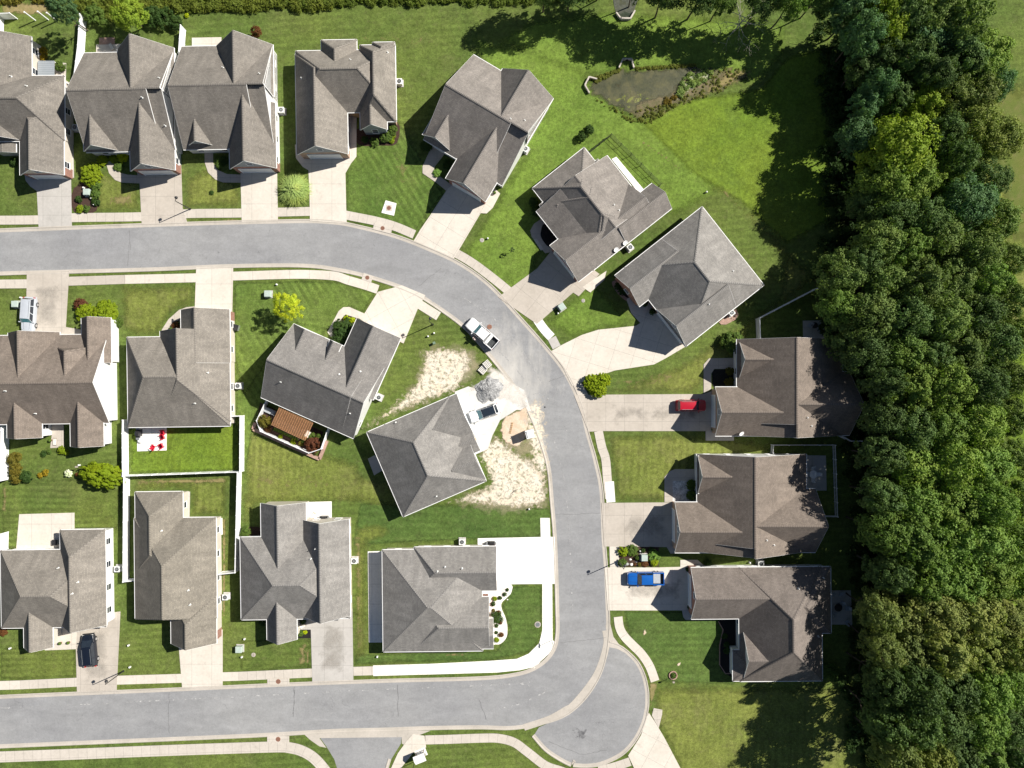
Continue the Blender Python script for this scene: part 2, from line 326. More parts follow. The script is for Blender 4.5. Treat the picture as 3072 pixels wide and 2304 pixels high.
def sheet(name, pts, z, mat, thick=0.0, kind='structure', rot=0.0):
    """flat polygon (world points) at height z, with sides when thick"""
    z += zinc(); P = [Vector((p[0], p[1], z)) for p in pts]; n = len(P); tris = tessellate_polygon([P]); b = MB()
    ar = sum(P[i].x * P[(i + 1) % n].y - P[(i + 1) % n].x * P[i].y for i in range(n))
    fs = []
    for t in tris:
        a, c, d = (P[i] for i in t)
        fs.append(tuple(t) if (c - a).cross(d - a).z > 0 else tuple(reversed(t)))
    vs = list(P)
    if thick:
        vs += [p - Vector((0, 0, thick)) for p in P]
        for i in range(n):
            j = (i + 1) % n; fs.append((i, n + i, n + j, j) if ar > 0 else (j, n + j, n + i, i))
    b.add(vs, fs); o = b.build(name, mat)
    if rot:
        uv = o.data.uv_layers[0].data; ca, sa = math.cos(rot), math.sin(rot); p0 = P[0]
        for l in uv: x, y = l.uv[0] - p0.x, l.uv[1] - p0.y; l.uv = (x * ca - y * sa, x * sa + y * ca)
    return tag(o, kind=kind)
def offset(line, d):
    o = []; n = len(line)
    for i in range(n):
        a = line[max(i - 1, 0)]; b = line[min(i + 1, n - 1)]; t = (b - a); t.z = 0; t.normalize(); o.append(line[i] + Vector((-t.y, t.x, 0)) * d)
    return o
def ribbon(name, line, w, z, mat, thick=0.0):
    z += zinc(); a = offset(line, w / 2); b = offset(line, -w / 2); n = len(line); m = MB(); vs = []; L = 0; us = []
    for i in range(n):
        if i: L += (line[i] - line[i - 1]).length
        us.append(L); p, q = a[i], b[i]; vs += [(p.x, p.y, z), (q.x, q.y, z), (p.x, p.y, z - thick), (q.x, q.y, z - thick)]
    fs = []
    for i in range(n - 1):
        o = 4 * i; fs += [(o, o + 1, o + 5, o + 4)]
        if thick: fs += [(o, o + 4, o + 6, o + 2), (o + 1, o + 3, o + 7, o + 5)]
    if thick: fs += [(0, 2, 3, 1), (4 * n - 4, 4 * n - 3, 4 * n - 1, 4 * n - 2)]
    m.add(vs, fs); ob = m.build(name, mat); uv = ob.data.uv_layers[0].data
    for p in ob.data.polygons:
        for li in p.loop_indices:
            vi = ob.data.loops[li].vertex_index; uv[li].uv = (us[vi // 4], w * (vi % 2))
    return tag(ob, kind='structure')
def patch(name, poly, z, mat, fade=1.5, step=.5, kind='structure', jit=0.0):
    z += zinc(); P = np.array([[p[0], p[1]] for p in poly]); lo = P.min(0) - step; hi = P.max(0) + step
    nx = int((hi[0] - lo[0]) / step) + 2; ny = int((hi[1] - lo[1]) / step) + 2
    X, Y = np.meshgrid(lo[0] + np.arange(nx) * step, lo[1] + np.arange(ny) * step); X = X.ravel(); Y = Y.ravel()
    ins = np.zeros(len(X), bool); D = np.full(len(X), 1e9)
    for i in range(len(P)):
        a = P[i]; b = P[(i + 1) % len(P)]; c = ((a[1] > Y) != (b[1] > Y))
        with np.errstate(divide='ignore', invalid='ignore'): xi = (b[0] - a[0]) * (Y - a[1]) / (b[1] - a[1] + 1e-12) + a[0]
        ins ^= c & (X < xi); d = b - a; t = np.clip(((X - a[0]) * d[0] + (Y - a[1]) * d[1]) / (d @ d + 1e-9), 0, 1)
        D = np.minimum(D, np.hypot(X - a[0] - t * d[0], Y - a[1] - t * d[1]))
    m = np.where(ins, np.clip(D / fade, 0, 1), 0); I = ins.reshape(ny, nx); fs = []
    for j in range(ny - 1):
        for i in range(nx - 1):
            if I[j, i] or I[j + 1, i] or I[j, i + 1] or I[j + 1, i + 1]: o = j * nx + i; fs.append((o, o + 1, o + nx + 1, o + nx))
    used = sorted({k for f in fs for k in f}); mp = {k: i for i, k in enumerate(used)}
    me = bpy.data.meshes.new(name); me.from_pydata([(float(X[k]), float(Y[k]), z) for k in used], [], [tuple(mp[k] for k in f) for f in fs])
    at = me.attributes.new('m', 'FLOAT', 'POINT'); at.data.foreach_set('value', [float(m[k]) for k in used]); me.materials.append(MATS[mat])
    ob = bpy.data.objects.new(name, me); COL.objects.link(ob); return tag(ob, kind=kind)
# ================================================================ THE SETTING: ground, road, pavements
def sh(name, c, pts, z, mat, thick=0.0, sm=0, rot=0.0):
    P = wl(c, pts)
    if sm: P = smooth_line(P, sm, True)
    return sheet(name, P, z, mat, thick, rot=rot)
g = MB(); R_ = 600; g.add([(-R_, -R_, 0), (R_, -R_, 0), (R_, R_, 0), (-R_, R_, 0)], [(0, 1, 2, 3)]); tag(g.build('ground', 'grass_main'), kind='structure')
# lawns of their own green
LAWN_N = [0]
def lawn(c, pts, mat, fade=None):
    LAWN_N[0] += 1; wide = mat in ('grass_bright', 'grass_olive') or mat == 'grass_vivid' and c == 'S'
    return patch('lawn', wl(c, pts), .0020 + .0003 * LAWN_N[0], mat, fade or (1.0 if mat == 'grass_vivid' else 2.0 if wide else .7), .6 if wide else .4)
lawn('S', [(1060, 90), (1240, 100), (1275, 170), (1330, 222), (1410, 262), (1570, 408), (1460, 470), (1200, 440), (1150, 620), (1090, 640), (990, 555), (1130, 330), (1020, 110), (1010, 70)], 'grass_bright')
lawn('S', [(1380, 262), (1470, 215), (1640, 190), (1700, 120), (1790, 100), (1790, 480), (1700, 530), (1600, 440), (1500, 380)], 'grass_vivid')
lawn('S', [(1150, 40), (1300, 20), (1700, 40), (1700, 118), (1640, 188), (1460, 150), (1260, 170), (1060, 88)], 'grass_bright')
lawn('D', [(862, 1270), (1600, 1255), (1602, 1580), (858, 1605)], 'grass_vivid')
lawn('S', [(745, 485), (960, 430), (900, 510), (885, 525), (840, 505)], 'grass_tilt')
lawn('S', [(748, 330), (860, 260), (960, 420), (890, 512), (745, 478)], 'grass_tilt')
lawn('S', [(1170, 700), (1280, 600), (1380, 700), (1240, 735)], 'grass_bright')
lawn('S', [(1300, 850), (1480, 780), (1600, 700), (1680, 640), (1690, 560), (1580, 430), (1510, 400), (1560, 400), (1770, 600), (1640, 700), (1580, 780), (1500, 852)], 'grass_olive')
lawn('S', [(1310, 935), (1550, 935), (1640, 950), (1700, 980), (1500, 1000), (1450, 1085), (1330, 1085)], 'grass_olive')
lawn('S', [(1410, 1480), (1900, 1480), (1900, 1700), (1480, 1700), (1410, 1560)], 'grass_olive')
lawn('S', [(1345, 1318), (1590, 1320), (1590, 1480), (1430, 1475), (1360, 1380)], 'grass_deep')
lawn('S', [(775, 1085), (1190, 1095), (1190, 1120), (1165, 1165), (1035, 1165), (760, 1180)], 'grass_deep')
lawn('M', [(1850, 785), (2050, 780), (2050, 1090), (2030, 1170), (1960, 1240), (1700, 1290), (1000, 1310), (800, 1320), (800, 1240), (1740, 1215), (1830, 1080), (1780, 920)], 'grass_deep')
lawn('M', [(800, 380), (1010, 370), (1050, 460), (890, 520), (890, 1240), (800, 1320)], 'grass_olive')
lawn('G', [(1600, 180), (2212, 20), (2700, 100), (2760, 300), (2200, 230), (1740, 230), (1600, 460)], 'grass_olive')
lawn('S', [(520, 920), (780, 1000), (790, 1080), (720, 1090), (530, 1090)], 'grass_olive')
lawn('G', [(10, 100), (800, 60), (790, 420), (400, 420), (390, 540), (10, 560)], 'grass_rows')
lawn('G', [(0, 1200), (505, 1190), (505, 1400), (0, 1415)], 'grass_rows')
lawn('G', [(1590, 1150), (2065, 1130), (2065, 1340), (1590, 1360)], 'grass_rows')
lawn('G', [(885, 70), (1520, 60), (1520, 700), (1480, 690), (1470, 340), (1260, 330), (1260, 160), (890, 170)], 'grass_olive')
lawn('A', [(480, 1190), (700, 1120), (930, 1215), (935, 1405), (480, 1415)], 'grass_olive')
lawn('A', [(1220, 1190), (1360, 1100), (1600, 1215), (1603, 1380), (1220, 1390)], 'grass_olive')
lawn('D', [(800, 345), (1295, 332), (1290, 480), (1150, 530), (1060, 680), (900, 680), (800, 640)], 'grass_olive')
lawn('D', [(1560, 330), (2212, 310), (2212, 600), (1700, 1200), (1620, 1700), (1560, 1200)], 'grass_tilt')
lawn('E', [(450, 200), (700, 205), (950, 280), (870, 420), (770, 380), (640, 540), (400, 490), (60, 1000), (0, 700), (0, 210)], 'grass_tilt')
lawn('S', [(2120, 480), (2300, 250), (2300, 1700), (2160, 1300), (2180, 700)], 'grass_vivid')
lawn('S', [(2130, 180), (2400, 180), (2400, 700), (2180, 700), (2110, 420)], 'grass_olive')
# asphalt
outer = [(-260, 706), (0, 697), (300, 686), (600, 676), (800, 671), (930, 669), (1010, 674), (1071, 685), (1184, 714), (1283, 752), (1378, 797), (1468, 863), (1559, 962), (1627, 1039), (1690, 1120), (1735, 1215), (1757, 1300), (1781, 1385), (1799, 1476), (1805, 1610), (1812, 1702), (1817, 1815), (1818, 1890), (1806, 1980), (1780, 2045), (1735, 2105), (1680, 2145), (1600, 2168), (1530, 2178), (1440, 2176), (1300, 2178), (1150, 2183), (1000, 2187), (773, 2200), (400, 2216), (0, 2233), (-260, 2246)]
inner = [(-260, 828), (0, 815), (300, 807), (497, 801), (678, 793), (903, 791), (1016, 804), (1129, 831), (1242, 872), (1333, 928), (1405, 984), (1469, 1057), (1514, 1112), (1572, 1193), (1604, 1256), (1631, 1328), (1652, 1405), (1661, 1500), (1671, 1626), (1677, 1807), (1677, 1911), (1656, 1968), (1606, 2010), (1536, 2031), (1423, 2041), (1152, 2048), (881, 2058), (700, 2066), (452, 2077), (0, 2096), (-260, 2110)]
OL = smooth_line([wp('Px', p) for p in outer], 6); IL = smooth_line([wp('Px', p) for p in inner], 6)
sheet('road', OL + IL[::-1], .012, 'asphalt')
cul = wl('X', [(385, 310), (480, 340), (570, 400), (680, 510), (750, 650), (785, 800), (790, 900), (785, 1000), (750, 1150), (680, 1300), (590, 1420), (480, 1510), (300, 1590), (150, 1612), (0, 1605)]) + wl('Y', [(1440, 380), (1380, 350), (1290, 290), (1215, 205)])
CL = smooth_line(cul, 5)
sheet('road', CL + wl('Y', [(1240, 165), (1350, 115), (1450, 40), (1500, 0)]) + wl('X', [(0, 1000), (150, 850), (300, 600), (360, 420)]), .012, 'asphalt')
side = wl('S', [(690, 1592), (868, 1590), (866, 1606), (845, 1640), (836, 1670), (834, 1760), (735, 1760), (730, 1665), (722, 1640), (705, 1612)])
sheet('road', side, .012, 'asphalt')
# concrete gutters with a low rolled kerb
def kerb(line, side, wd=.62):
    s = side; a = offset(line, s * -.02); b = offset(line, s * wd); c0 = offset(line, s * (wd - .26)); c1 = offset(line, s * (wd - .14)); m = MB(); n = len(line); vs = []
    for i in range(n):
        for p, z in ((a[i], .017), (c0[i], .02), (c1[i], .085), (b[i], .075), (b[i], -.02)): vs.append((p.x, p.y, z))
    fs = []
    for i in range(n - 1):
        for k in range(4):
            q = (5 * i + k, 5 * i + k + 1, 5 * i + 6 + k, 5 * i + 5 + k); fs.append(q if s < 0 else q[::-1])
    m.add(vs, fs); return tag(m.build('kerb', 'conc_curb'), kind='structure')
kerb(OL, 1); kerb(IL, -1); kerb(CL, 1)
gut = smooth_line(wl('X', [(352, 150), (365, 300), (290, 560), (180, 750), (0, 965)]) + wl('Y', [(1400, 60), (1300, 115), (1150, 165)]), 6)
ribbon('gutter', gut, 1.05, .030, 'conc_curb')
sh('gutter', 'S', [(655, 1584), (870, 1578), (930, 1578), (900, 1590), (880, 1612), (868, 1606), (868, 1592), (690, 1594), (705, 1615), (690, 1612), (670, 1598)], .026, 'conc_curb')
sh('gutter', 'X', [(352, 90), (400, 60), (440, 220), (520, 330), (590, 410), (480, 352), (375, 330)], .027, 'conc_curb')
kerb(wl('S', [(845, 1640), (836, 1670), (834, 1760)]), -1, .5)
# pavements (real slabs, 5 cm proud)
def walk(c, pts, w, mat='conc_walk', z=.055, c2=None, pts2=None):
    L = wl(c, pts) + (wl(c2, pts2) if c2 else []); ribbon('sidewalk', smooth_line(L, 5), w, z, mat, .07)
walk('A', [(-200, 1462), (255, 1459), (480, 1445), (940, 1438), (1250, 1418), (1600, 1414), (2055, 1403), (2212, 1402)], 1.42, c2='B', pts2=[(530, 1428), (720, 1466), (850, 1502), (980, 1556)])
walk('E', [(1290, -85), (1440, 0), (1600, 95), (1810, 258), (1960, 400)], 1.42)
walk('F', [(-20, 500), (60, 622), (120, 690)], 1.42, 'conc_walk_new'); walk('F', [(122, 693), (155, 757)], 1.42, 'conc_grey')
walk('F', [(285, 990), (340, 1085)], 1.42)
walk('F', [(432, 1312), (455, 1420), (480, 1500), (492, 1640), (505, 1760)], 1.40, 'conc_walk'); walk('I', [(505, 430), (515, 568)], 1.42, 'conc_walk_new')
walk('I', [(536, 860), (540, 1000)], 1.5, 'conc_warm')
walk('X', [(490, 0), (508, 120), (560, 215), (650, 310), (745, 405), (835, 540), (896, 705)], 1.40, 'conc_warm')
walk('D', [(-200, 338), (180, 335)], 1.42); walk('D', [(455, 318), (830, 306)], 1.42, 'conc_tan'); walk('D', [(830, 306), (1305, 295)], 1.42, 'conc_warm')
walk('D', [(1545, 284), (1790, 276)], 1.40, 'conc_warm'); walk('D', [(1790, 276), (2000, 272), (2212, 282)], 1.42, 'conc_warm', c2='E', pts2=[(760, 200), (870, 232), (960, 262)])
walk('E', [(1235, 360), (1362, 440)], 1.45, 'conc_warm')
walk('G', [(-200, 1457), (135, 1447)], 1.42, 'conc_warm'); walk('G', [(135, 1447), (512, 1429)], 1.42, 'conc_walk'); walk('G', [(772, 1416), (1210, 1403)], 1.42, 'conc_warm'); walk('G', [(1476, 1393), (1583, 1390)], 1.42, 'conc_warm')
walk('G', [(1583, 1390), (2070, 1368)], 1.42); walk('M', [(797, 1357), (929, 1353)], 1.42)
sh('sidewalk', 'M', [(2050, 770), (2116, 770), (2119, 1150), (2138, 1168), (2100, 1235), (2040, 1290), (1996, 1338), (1988, 1330), (1900, 1350), (1750, 1365), (1300, 1378), (929, 1388), (928, 1318), (1300, 1308), (1700, 1288), (1880, 1275), (1960, 1240), (2030, 1170), (2050, 1085)], .055, 'conc_walk_new', .07)
sh('sidewalk', 'M', [(2037, 340), (2100, 340), (2104, 470), (2040, 470)], .055, 'conc_walk_new', .07)
walk('K', [(-200, 1592), (400, 1570), (1100, 1542), (1760, 1520), (1900, 1520)], 1.75, 'conc_walk'); walk('K', [(1890, 1520), (1980, 1540), (2070, 1590), (2150, 1680), (2190, 1760)], 1.75, 'conc_walk', .06)
walk('Y', [(555, 240), (700, 236), (900, 229), (1000, 231), (1090, 255), (1170, 312), (1280, 395), (1380, 430), (1460, 470)], 1.45)
sh('sidewalk', 'Y', [(480, 205), (550, 215), (560, 285), (480, 320), (400, 420), (360, 470), (330, 450), (390, 320), (440, 250)], .057, 'conc_warm', .07)
walk('Y', [(1600, 425), (1700, 400), (1790, 370)], 1.4)
# driveways and front walks
def drive(c, pts, mat='conc_tan', z=.061, rot=0.0): return sh('driveway', c, pts, z, mat, .075, rot=rot)
def path(c, pts, mat='conc_tan', z=.066, sm=0): return sh('path', c, pts, z, mat, .08, sm)
drive('A', [(165, 1160), (172, 1200), (205, 1240), (246, 1268), (258, 1510), (478, 1503), (472, 1185), (440, 1140), (200, 1120)], 'conc_grey')
path('A', [(440, 560), (478, 585), (492, 1180), (440, 1190)], 'conc_grey')
drive('A', [(900, 1100), (928, 1225), (942, 1492), (1245, 1482), (1212, 1380), (1203, 1100)])
path('A', [(700, 1070), (712, 1105), (725, 1150), (765, 1195), (810, 1212), (930, 1217), (930, 1165), (850, 1160), (800, 1148), (768, 1118), (745, 1070)])
path('A', [(1162, 980), (1200, 980), (1203, 1150), (1162, 1150)])
drive('A', [(1595, 1080), (1605, 1474), (1845, 1466), (1838, 1080)], 'conc_warm')
path('A', [(1357, 960), (1360, 1080), (1382, 1145), (1430, 1192), (1480, 1211), (1598, 1212), (1597, 1160), (1505, 1155), (1445, 1128), (1415, 1080), (1413, 960)])
drive('B', [(188, 960), (195, 1050), (240, 1108), (278, 1130), (285, 1300), (288, 1466), (532, 1482), (528, 1380), (523, 1150), (560, 1085), (596, 1040), (597, 740), (535, 740), (535, 960)], 'conc_warm')
drive('B', [(1225, 1215), (1085, 1430), (1018, 1527), (975, 1600), (1240, 1720), (1420, 1415), (1460, 1417), (1500, 1380), (1550, 1285), (1500, 1240)], 'conc_warm', rot=.55)
path('B', [(1100, 960), (1035, 1105), (1035, 1150), (1130, 1215), (1190, 1265), (1230, 1230), (1155, 1175), (1105, 1135), (1120, 1100), (1190, 1010)])
path('B', [(790, 1330), (862, 1350), (845, 1432), (762, 1412)], 'conc_white')
drive('S', [(1200, 530), (1160, 580), (1076, 642), (1160, 700), (1238, 632), (1250, 640), (1295, 592), (1250, 560)], 'conc_tan', rot=.67)
path('C', [(330, 1190), (225, 1265), (200, 1310), (210, 1350), (300, 1460), (390, 1440), (290, 1345), (275, 1310), (320, 1265), (370, 1240)])
path('C', [(222, 1366), (245, 1364), (290, 1435), (270, 1440)], 'conc_warm', .075)
drive('F', [(118, 782), (190, 740), (320, 675), (430, 640), (680, 614), (710, 595), (650, 530), (618, 440), (690, 370), (870, 540), (990, 715), (1020, 745), (880, 828), (800, 870), (540, 910), (400, 958), (258, 1012), (190, 880)], 'conc_warm', rot=.3)
drive('F', [(270, 1072), (540, 1070), (1130, 1066), (1230, 1030), (1230, 1312), (460, 1312), (365, 1316)], 'conc_tan')
path('F', [(1130, 870), (1165, 830), (1400, 825), (1400, 898), (1200, 900), (1180, 930), (1180, 1030), (1130, 1064)])
path('F', [(1143, 1312), (1143, 1376), (1330, 1376), (1330, 1345), (1230, 1300)], 'conc_grey')
drive('I', [(452, 572), (960, 568), (960, 905), (910, 908), (885, 865), (470, 860)], 'conc_tan')
path('I', [(870, 566), (870, 400), (905, 362), (940, 348), (1110, 348), (1110, 425), (923, 425), (925, 566)])
drive('I', [(472, 1000), (830, 1000), (975, 996), (975, 950), (1090, 950), (1135, 990), (1080, 1010), (1080, 1285), (495, 1285)], 'conc_warm')
path('I', [(985, 1280), (995, 1330), (1010, 1348), (1210, 1348), (1210, 1310), (1080, 1280)], 'conc_grey')
drive('X', [(825, 1050), (900, 1160), (1000, 1330), (1100, 1520), (1300, 1900), (780, 1900), (600, 1520), (740, 1300)], 'conc_warm', rot=.5)
path('X', [(880, 1000), (975, 1020), (972, 1070), (935, 1218), (860, 1080)], 'conc_walk')
drive('D', [(180, 258), (460, 252), (432, 720), (172, 720)], 'conc_tan')
path('D', [(430, 620), (545, 640), (545, 700), (420, 700)], 'conc_tan')
drive('D', [(1303, 228), (1548, 226), (1540, 600), (1290, 600)], 'conc_warm')
path('D', [(1292, 485), (1240, 490), (1190, 508), (1120, 570), (1075, 640), (1058, 720), (1100, 720), (1130, 650), (1172, 585), (1230, 545), (1292, 535)], 'conc_tan')
drive('E', [(960, 278), (870, 422), (820, 445), (1000, 560), (1130, 620), (1222, 395), (1275, 300), (1120, 235)], 'conc_warm', rot=-.5)
path('E', [(875, 424), (770, 378), (730, 380), (700, 405), (625, 545), (680, 620), (740, 600), (660, 550), (715, 460), (745, 428), (830, 455)], 'conc_warm')
drive('E', [(1470, 940), (1560, 905), (1620, 925), (1800, 860), (1930, 930), (1975, 1070), (1880, 1060), (1770, 1130), (1720, 1230), (1690, 1320), (1600, 1360), (1540, 1200)], 'conc_site')
drive('G', [(500, 1000), (800, 960), (775, 1480), (512, 1492), (505, 1210)], 'conc_tan')
path('G', [(340, 1060), (520, 1000), (505, 1210), (300, 1218), (300, 1160)], 'conc_warm')
drive('G', [(1180, 1100), (1478, 1080), (1478, 1460), (1210, 1470)], 'conc_warm')
drive('M', [(430, 960), (790, 940), (797, 1420), (525, 1434), (515, 1080), (430, 1080)], 'conc_grey')
drive('M', [(1622, 475), (2040, 466), (2132, 465), (2137, 776), (1850, 780), (1790, 790), (1745, 860), (1600, 880), (1600, 800), (1700, 780), (1700, 530), (1622, 525)], 'conc_white')
def patio(c, pts, mat='conc_warm', z=.07): return sh('patio', c, pts, z, mat, .08)
patio('A', [(640, 297), (850, 292), (850, 390), (640, 390)]); sh('patio', 'A', [(660, 252), (762, 250), (762, 296), (660, 298)], .085, 'paver', .09)
patio('A', [(1275, 252), (1470, 248), (1470, 340), (1275, 340)], 'conc_warm'); patio('A', [(240, 400), (440, 420), (436, 600), (235, 600)], 'conc_walk')
patio('D', [(912, 1240), (1107, 1235), (1106, 1440), (912, 1446)], 'conc_white'); patio('G', [(130, 315), (495, 305), (495, 600), (105, 600)], 'conc_warm')
patio('M', [(470, 235), (653, 230), (653, 380), (470, 380)], 'conc_white'); patio('M', [(893, 562), (1040, 558), (1040, 1165), (900, 1166)], 'conc_white')
patio('C', [(740, 835), (772, 820), (952, 1035), (922, 1062)], 'conc_white'); patio('F', [(1788, 580), (1935, 578), (1940, 720), (1790, 720)], 'conc_grey')
patio('I', [(1760, 255), (1940, 258), (1945, 490), (1780, 490)], 'conc_grey'); patio('J', [(900, 486), (1055, 486), (1066, 711), (900, 711)], 'conc_grey')
patio('E', [(893, 1385), (940, 1360), (1010, 1450), (935, 1495)], 'conc_grey'); patio('G', [(1190, 168), (1262, 165), (1258, 360), (1190, 360)], 'conc_grey')
patio('G', [(1420, 345), (1476, 340), (1478, 450), (1420, 450)], 'conc_white')
patio('D', [(330, 1260), (425, 1260), (425, 1420), (335, 1425), (345, 1340)], 'conc_tan')
patio('F', [(1230, 590), (1345, 500), (1362, 540), (1345, 570), (1280, 605), (1245, 605)], 'paver')
patio('S', [(1258, 620), (1310, 585), (1305, 605), (1275, 632)], 'conc_warm', .072)
# garden beds
def bed(c, pts, mat='mulch_brown', z=.035, sm=3): return sh('garden_bed', c, pts, z, mat, .04, sm)
bed('V', [(640, 230), (930, 235), (940, 340), (900, 440), (760, 570), (720, 640), (730, 740), (800, 900), (840, 1060), (845, 1250), (800, 1370), (700, 1460), (600, 1470), (420, 1400), (420, 480), (620, 480)], 'gravel_white', .067, 2)
bed('C', [(415, 1340), (300, 1265), (272, 1310), (275, 1360), (330, 1420), (400, 1370)], 'mulch_black', .072); bed('F', [(1185, 905), (1345, 900), (1345, 1015), (1190, 1015)], 'mulch_black', .05, 0)
bed('I', [(923, 425), (1030, 425), (1090, 560), (925, 563)], 'rock_white', .05, 0); bed('J', [(180, 685), (215, 745), (190, 850), (190, 980), (230, 1035), (300, 1030), (330, 690)], 'mulch_black')
bed('T', [(265, 292), (1150, 292), (1150, 735), (265, 740)], 'mulch_brown', .03, 0); bed('E', [(720, 440), (760, 425), (830, 455), (760, 640), (650, 590)], 'mulch_brown')
bed('M', [(425, 1078), (515, 1078), (515, 1138), (425, 1138)], 'mulch_black', .04, 0); bed('G', [(1640, 405), (1730, 405), (1730, 470), (1640, 470)], 'mulch_brown')
bed('P', [(300, 200), (1700, 850), (1500, 1300), (1300, 1270), (330, 830), (230, 600)], 'mulch_brown', .04, 0); bed('D', [(1100, 640), (1210, 560), (1260, 600), (1200, 690)], 'mulch_brown')
bed('A', [(490, 1250), (640, 1200), (640, 1400), (490, 1405)], 'mulch_brown', .012); bed('B', [(595, 860), (860, 800), (865, 950), (760, 965), (610, 960)], 'mulch_brown')
bed('F', [(520, 330), (560, 320), (650, 430), (620, 450), (560, 400)], 'paver', .05); bed('F', [(545, 345), (570, 330), (640, 410), (615, 425)], 'mulch_black', .056)
# pond and drainage
mudp = wl('C', [(560, 350), (590, 290), (700, 235), (800, 225), (1000, 215), (1250, 190), (1450, 200), (1700, 225), (1680, 310), (1500, 400), (1250, 480), (960, 600), (900, 600), (820, 545), (640, 440), (590, 400)])
patch('pond_bank', mudp, .014, 'p_mud', 2.0, .4)
patch('pond_bank', wl('C', [(1500, 190), (1720, 210), (1700, 300), (1500, 420), (1250, 500), (1000, 600), (900, 600), (840, 540), (1100, 470), (1300, 380)]), .015, 'p_dry', 2.5, .4)
patch('pond', smooth_line(wl('C', [(570, 365), (600, 315), (780, 228), (900, 228), (1150, 212), (1310, 205), (1280, 290), (1215, 355), (1140, 435), (1005, 465), (900, 525), (840, 545), (755, 510), (635, 432), (575, 385)]), 4, True), .02, 'p_water', 1.3, .25)
patch('pond_weed', wl('C', [(600, 400), (760, 380), (900, 340), (1000, 400), (1010, 455), (920, 520), (840, 535), (700, 480)]), .026, 'p_algae', 2.2, .4)
patch('pond_weed', wl('C', [(620, 300), (780, 235), (800, 300), (680, 340)]), .027, 'p_algae', 1.4, .4)
patch('reed_bank', wl('C', [(1160, 420), (1200, 310), (1290, 230), (1420, 225), (1440, 300), (1300, 380), (1170, 470), (1090, 470)]), .03, 'p_reed', 1.2, .35)
sheet('pond', smooth_line(wl('W', [(1270, -30), (1265, 40), (1300, 100), (1340, 102), (1370, 40), (1380, -30)]), 4, True), .02, 'pond_water')
